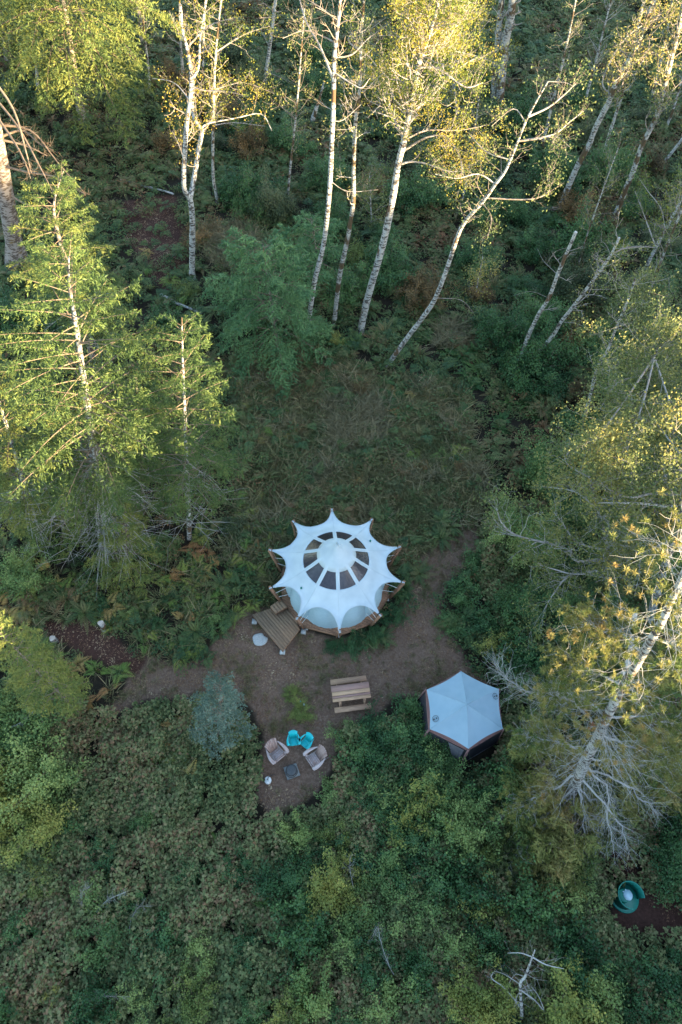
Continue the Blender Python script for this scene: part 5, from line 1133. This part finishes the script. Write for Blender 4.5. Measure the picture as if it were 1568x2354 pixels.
def sz(x, y): return 905.2 + x * .2062, 1487.2 + y * .2062
def build_screen():
    EZ = 2.12
    C6 = [P(*sz(*q), EZ) for q in [(750, 270), (1172, 470), (1217, 912), (833, 1137), (402, 917), (367, 476)]]; c = np.mean(C6, axis=0)
    apx = P(*sz(815, 640), 2.86)
    t = thing('screen_tent', 'hexagonal grey-blue screen shelter with dark mesh sides and brownish trim', 'screen tent', (c[0], c[1], 0))
    for i in range(6):
        a, b = C6[i], C6[(i + 1) % 6]; n = 10; m_ = MB(); V, f = [], []
        for l in range(n + 1):
            s = l / n
            for q in range(n + 1):
                k = q / n; e = a * (1 - k) + b * k; e = e + (c - e) * .045 * math.sin(k * math.pi) * [1, 1, 0]
                p = apx * (1 - s) + e * s; p[2] -= .05 * math.sin(s * math.pi) * math.sin(k * math.pi) * (1 if s < 1 else 0); p[2] += .02 * math.sin(s * 3.14)
                V.append(p)
        f = [[l * (n + 1) + q, l * (n + 1) + q + 1, (l + 1) * (n + 1) + q + 1, (l + 1) * (n + 1) + q] for l in range(n) for q in range(n)]
        m_.add(V, np.array(f)); part('roof_panel', m_, 'screenroof', t, True)
        # seam
        m_ = MB(); m_.tube([apx + [0, 0, .006], (apx + a) / 2 + [0, 0, .012], a + [0, 0, .006]], .009, 4); part('roof_seam', m_, 'screenroof', t)
        # valance
        mid = (a + b) / 2; o_ = (mid - c)[:2]; o_ /= np.linalg.norm(o_); out = np.array([o_[0], o_[1], 0]); V = []
        for q in range(11):
            k = q / 10; e = a * (1 - k) + b * k; e1 = e + (c - e) * .045 * math.sin(k * math.pi) * [1, 1, 0]; e2 = e + out * .10 * 1.0; e2 = e + out * (.04); e2[2] -= .2
            V += [e1, e2]
        m_ = MB(); m_.add(V, np.array([[2 * q, 2 * q + 1, 2 * q + 3, 2 * q + 2] for q in range(10)])); part('valance', m_, 'trim', t)
        # legs splay outward
        od = (a - c)[:2]; od /= np.linalg.norm(od); foot = a + np.array([od[0] * .22, od[1] * .22, 0]); foot[2] = .0
        a2 = a + np.array([od[0] * .04, od[1] * .04, -.05])
        m_ = MB(); m_.beam(foot, a2, .09, .05, (od[0], od[1], 0)); part('leg_sleeve', m_, 'trim', t)
        ob = (b - c)[:2]; ob /= np.linalg.norm(ob); fb = b + np.array([ob[0] * .2, ob[1] * .2, 0]); fb[2] = .02; fa = a + np.array([od[0] * .2, od[1] * .2, 0]); fa[2] = .02
        a3, b3 = a + [0, 0, -.1], b + [0, 0, -.1]; V = []
        for l in range(6):
            for q in range(7):
                s, k = l / 5, q / 6; p = (a3 * (1 - k) + b3 * k) * (1 - s) + (fa * (1 - k) + fb * k) * s; p = p - out * .14 * math.sin(s * math.pi) * math.sin(k * math.pi); V.append(p)
        m_ = MB(); m_.add(V, np.array([[l * 7 + q, l * 7 + q + 1, (l + 1) * 7 + q + 1, (l + 1) * 7 + q] for l in range(5) for q in range(6)])); part('mesh_wall', m_, 'mesh', t, True)
        m_ = MB(); m_.beam(fa + out * .01, fb + out * .01, .02, .16, (0, 0, 1)); part('floor_skirt', m_, 'greyflap', t)
    # grey triangular door flap by the front corner (corner 3 towards corner 4)
    a, b = C6[3], C6[4]; od = (a - c)[:2]; od /= np.linalg.norm(od)
    mid = (a + b) / 2; o_ = (mid - c)[:2]; o_ /= np.linalg.norm(o_); out = np.array([o_[0], o_[1], 0]) * .05
    v0 = a * .93 + b * .07 + out; v0[2] -= .28; v1 = a * .52 + b * .48 + out; v1[2] -= .28; v2 = a * .86 + b * .14 + out * 5; v2[2] = .25; v3 = a * .96 + b * .04 + out * 5; v3[2] = .3
    m_ = MB(); m_.ngon([v0, v1, v2, v3], [[0, 1, 2, 3]]); part('door_flap', m_, 'greyflap', t)
    # round lantern emblems printed on two roof panels
    def emblem(ci, cj, px, turn):
        ctr = P(*sz(*px), EZ + .25); a, b = C6[ci], C6[cj]; nrm = np.cross(a - apx, b - apx); nrm /= np.linalg.norm(nrm)
        if nrm[2] < 0: nrm = -nrm
        d = ray(*sz(*px)); tt = ((apx - CAMP) @ nrm) / (d @ nrm); ctr = CAMP + d * tt + nrm * .035
        ex = (ctr - apx); ex -= nrm * (ex @ nrm); ex /= np.linalg.norm(ex); ey = np.cross(nrm, ex)
        W = lambda x, y: ctr + ex * x + ey * y
        m_ = MB(); n = 30; V = []
        for k in range(n):
            q = k / n * 2 * math.pi
            for r in (.135, .150): V.append(W(r * math.cos(q), r * math.sin(q)))
        m_.add(V, np.array([[2 * k, 2 * k + 1, (2 * k + 3) % (2 * n), (2 * k + 2) % (2 * n)] for k in range(n)]))
        V = []
        for k in range(n):
            q = k / n * 2 * math.pi
            for r in (.118, .124): V.append(W(r * math.cos(q), r * math.sin(q)))
        m_.add(V, np.array([[2 * k, 2 * k + 1, (2 * k + 3) % (2 * n), (2 * k + 2) % (2 * n)] for k in range(n)]))
        m_.ngon([W(.105, -.035), W(.112, 0), W(.105, .035), W(.065, .045), W(.045, .02), W(.045, -.02), W(.065, -.045)], [list(range(7))])     # lantern base
        m_.ngon([W(.035, -.028), W(.042, -.028), W(.042, .028), W(.035, .028)], [[0, 1, 2, 3]])
        m_.ngon([W(-.03, -.026), W(.035, -.032), W(.035, -.022), W(-.03, -.016)], [[0, 1, 2, 3]]); m_.ngon([W(-.03, .026), W(.035, .032), W(.035, .022), W(-.03, .016)], [[0, 1, 2, 3]])
        m_.ngon([W(-.03, -.045), W(-.03, .045), W(-.065, .03), W(-.085, .0), W(-.065, -.03)], [[0, 1, 2, 3, 4]])                                # lantern hood
        for sy in (-1, 1): m_.ngon([W(-.015, sy * .07), W(-.005, sy * .07), W(-.005, sy * .105), W(-.015, sy * .105)], [[0, 1, 2, 3]]); m_.ngon([W(.02, sy * .06), W(.028, sy * .06), W(.028, sy * .1), W(.02, sy * .1)], [[0, 1, 2, 3]])
        part('emblem', m_, 'ink', t)
    emblem(4, 5, (468, 802), 0); emblem(1, 2, (1128, 552), 0)
build_screen()

def gzx(x, y): return 1357.9 + x * .13400, 1972.1 + y * .13400
def build_tub():
    c = P(*gzx(702, 650), .85); t = thing('green_tub', 'round green plastic tub with a cut-away side and a pale lid inside', 'tub', (c[0], c[1], 0))
    n = 44; m_ = MB(); V = []; rad = .52; A0, A1 = math.radians(-6), math.radians(268)
    for k in range(n):
        s = k / (n - 1); a = A0 + (A1 - A0) * s; r = rad * (1 - .10 * max(0, s - .8) / .2)
        ca, sa = math.cos(a), math.sin(a); h = .85
        for rr, z in ((r, .03), (r, h), (r + .035, h + .012), (r + .035, h - .03), (r + .012, h - .04), (r + .012, .03)): V.append((rr * ca, rr * sa, z))
    f = [[6 * k + j, 6 * k + (j + 1) % 6, 6 * k + 6 + (j + 1) % 6, 6 * k + 6 + j] for k in range(n - 1) for j in range(6)]
    m_.add(V, np.array(f)); lpart('wall', m_, 'tub', t, True)
    m_ = MB(); lathe(m_, [(.001, .10), (.60, .10), (.61, .08), (.61, .0)], 40); lpart('floor', m_, 'tub', t, True)
    m_ = MB(); lathe(m_, [(.30, .10), (.26, .42), (.22, .45), (.001, .45)], 32, (-.16, .02)); lpart('pedestal', m_, 'tub', t, True)
    lid = []; ce = P(*gzx(643, 637), .48); m_ = MB()
    for k in range(30):
        a = k / 30 * 2 * math.pi; x = 74 * math.cos(a); y = -100 * math.sin(a); ct, st = math.cos(-.45), math.sin(-.45); px = 643 + x * ct - y * st; py = 637 + x * st + y * ct
        w = P(*gzx(px, py), .48); lid.append((w[0] - c[0], w[1] - c[1]))
    m_.prism(lid[::-1], .452, .48); 
    for q in ((600, 545), (560, 578)):
        w = P(*gzx(*q), .48); m_.box((w[0] - c[0], w[1] - c[1], .47), (.05, .05, .03))
    lpart('lid', m_, 'lid', t)
build_tub()

# stumps and logs
def stump(px, r, h, label, lean=(0, 0)):
    p = P(px[0], px[1], h); m_ = MB(); n = 16; V = []
    t = thing('tree_stump', label, 'stump', (p[0], p[1], 0))
    a = np.arange(n) / n * 2 * math.pi; w = 1 + .10 * np.sin(a * 3 + px[0]) + .05 * rng.normal(size=n)
    for rr, z in ((1.25, -.05), (1.02, h * .5), (1.0, h)): V += [(r * rr * w[k] * math.cos(a[k]), r * rr * w[k] * math.sin(a[k]), z) for k in range(n)]
    m_.add(V, np.array([[l * n + k, l * n + (k + 1) % n, (l + 1) * n + (k + 1) % n, (l + 1) * n + k] for l in range(2) for k in range(n)])); lpart('side', m_, 'bark', t, True)
    m_ = MB(); m_.ngon(V[2 * n:], [list(range(n))]); lpart('cut_face', m_, 'cut', t)
stump((583, 1043), .17, .25, 'pale cut stump under the narrow fir branches, upper of two'); stump((596, 1099), .17, .25, 'pale cut stump under the narrow fir branches, lower of two')
stump((1038, 1055), .15, .25, 'pale cut stump in the rough grass at the right of the clearing'); stump((409, 1682), .15, .3, 'small round pink-brown stump left of the blue-green young fir')
stump((231, 1432), .14, .9, 'white standing post-like stump on the dark path'); stump((120, 1467), .15, .5, 'grey mossy stump among ferns left of the path')
def log(a, b, r, label, mat='log', bend=.1):
    A_, B_ = P(*a, r), P(*b, r); n = 8; s = np.linspace(0, 1, n)[:, None]; p = A_ + (B_ - A_) * s; p[:, 2] = r * .8 + gz(p[:, 0], p[:, 1]) + .12; p[:, :2] += rng.normal(0, bend * r * 2, (n, 2))
    m_ = MB(); m_.tube(p - p[0], np.linspace(r, r * .75, n) * (1 + rng.normal(0, .06, n)), 10); o = link('fallen_log', m_.mesh('fallen_log', mat, False), None, p[0]); o['label'] = label; o['category'] = 'log'
log((1249, 484), (1360, 490), .22, 'short brown fallen log lying before a leaning trunk'); log((279, 414), (400, 449), .09, 'thin white fallen pole near the forked tree foot', 'twig_white')
log((370, 681), (462, 722), .11, 'bleached fallen pole pointing at the broad cedar', 'twig_white'); log((850, 262), (895, 248), .2, 'dark fallen trunk behind the straight bare tree', 'log')
# loose dead sticks in the lower thicket
def sticks(label, pix, z0, z1, r):
    L = [P(u, v, z0 + (z1 - z0) * i / (len(pix) - 1)) for i, (u, v) in enumerate(pix)]; b = MB(); S = smoothline(L, 4); b.tube(S, np.linspace(r * .7, r * .2, len(S)), 5)
    for i in range(2, len(S) - 1):
        for _ in range(2): grow(b, [], S[i], (S[i + 1] - S[i]) / np.linalg.norm(S[i + 1] - S[i]) + rdir(1)[0] * .7, .4, r * .25, 1)
    o = link('dead_branch', b.mesh('dead_branch', 'twig_white')); o['label'] = label; o['category'] = 'branch'
sticks('bare white twig standing in the brambles at lower left', [(190, 2108), (188, 2070), (190, 2050), (205, 2040)], .4, 1.6, .025); sticks('curved bare stick right of the other bare twigs at lower left', [(297, 2140), (303, 2110), (320, 2085), (340, 2084)], .4, 1.4, .02)
sticks('fan of thin bare twigs in the lower left brambles', [(216, 2105), (240, 2075), (262, 2062), (290, 2050)], .4, 1.5, .02); sticks('bare forked twig in the lower centre bush, upper', [(812, 2040), (805, 2000), (805, 1965)], 1.0, 2.0, .02)
sticks('bare forked twig in the lower centre bush, lower', [(905, 2240), (890, 2210), (874, 2160), (868, 2130), (858, 2150)], 1.0, 1.9, .022); sticks('dead sticks lying under the left fir skirts', [(0, 1680), (50, 1660), (90, 1620), (110, 1590)], 1.2, 2.2, .03)
sticks('pale bare sticks across the lower left corner brambles', [(160, 2330), (210, 2300), (230, 2290), (300, 2292)], .5, 1.4, .02)

# ------------------------------------------------------------------ the wood beyond the right edge, whose shade lies over the clearing
def build_wood():
    fo = []
    for k in range(3):
        mb = MB(); H = 1.0; n = 5200
        z = rng.random(n); r = .24 * (1 - z) ** .6 * (.45 + .55 * rng.random(n)) * (1 + .25 * np.sin(z * 60)); a = rng.random(n) * 6.283
        c = np.stack([r * np.cos(a), r * np.sin(a), .06 + z * .94], 1); d = np.stack([np.cos(a), np.sin(a), -.3 * np.ones(n)], 1) + rng.normal(0, .4, (n, 3))
        mb.leaves(c, d, rdir(n) * .7 + [0, 0, 1.0], .075, .035); mb.tube([(0, 0, 0), (0, 0, .98)], [.016, .003], 5, False, .9)
        fo.append(mb.mesh('wood_conifer', 'fir'))
    pc = proto_collection('wood_conifer', fo)
    sv = np.array([SUNV[0], SUNV[1]]); sv /= np.linalg.norm(sv); pv = np.array([-sv[1], sv[0]])
    pts, rot, sc = [], [], []
    for row, D in enumerate((38, 41, 44, 48, 52, 57, 63)):
        for q in np.arange(-75, 120, 2.6):
            p = sv * (D + rng.normal(0, 1.2)) + pv * (q + rng.normal(0, .9)); pts.append([p[0], p[1], 0]); rot.append([0, 0, rng.random() * 6.28]); sc.append(WOOD_H * (1 + .035 * row) * rng.uniform(.90, 1.04))
    n = len(pts); scatter('conifer_wood', 'dense conifer wood standing beyond the right side of the clearing', pc, pts, rot, sc, rng.integers(0, 3, n))
WOOD_H = 17.1
build_wood()
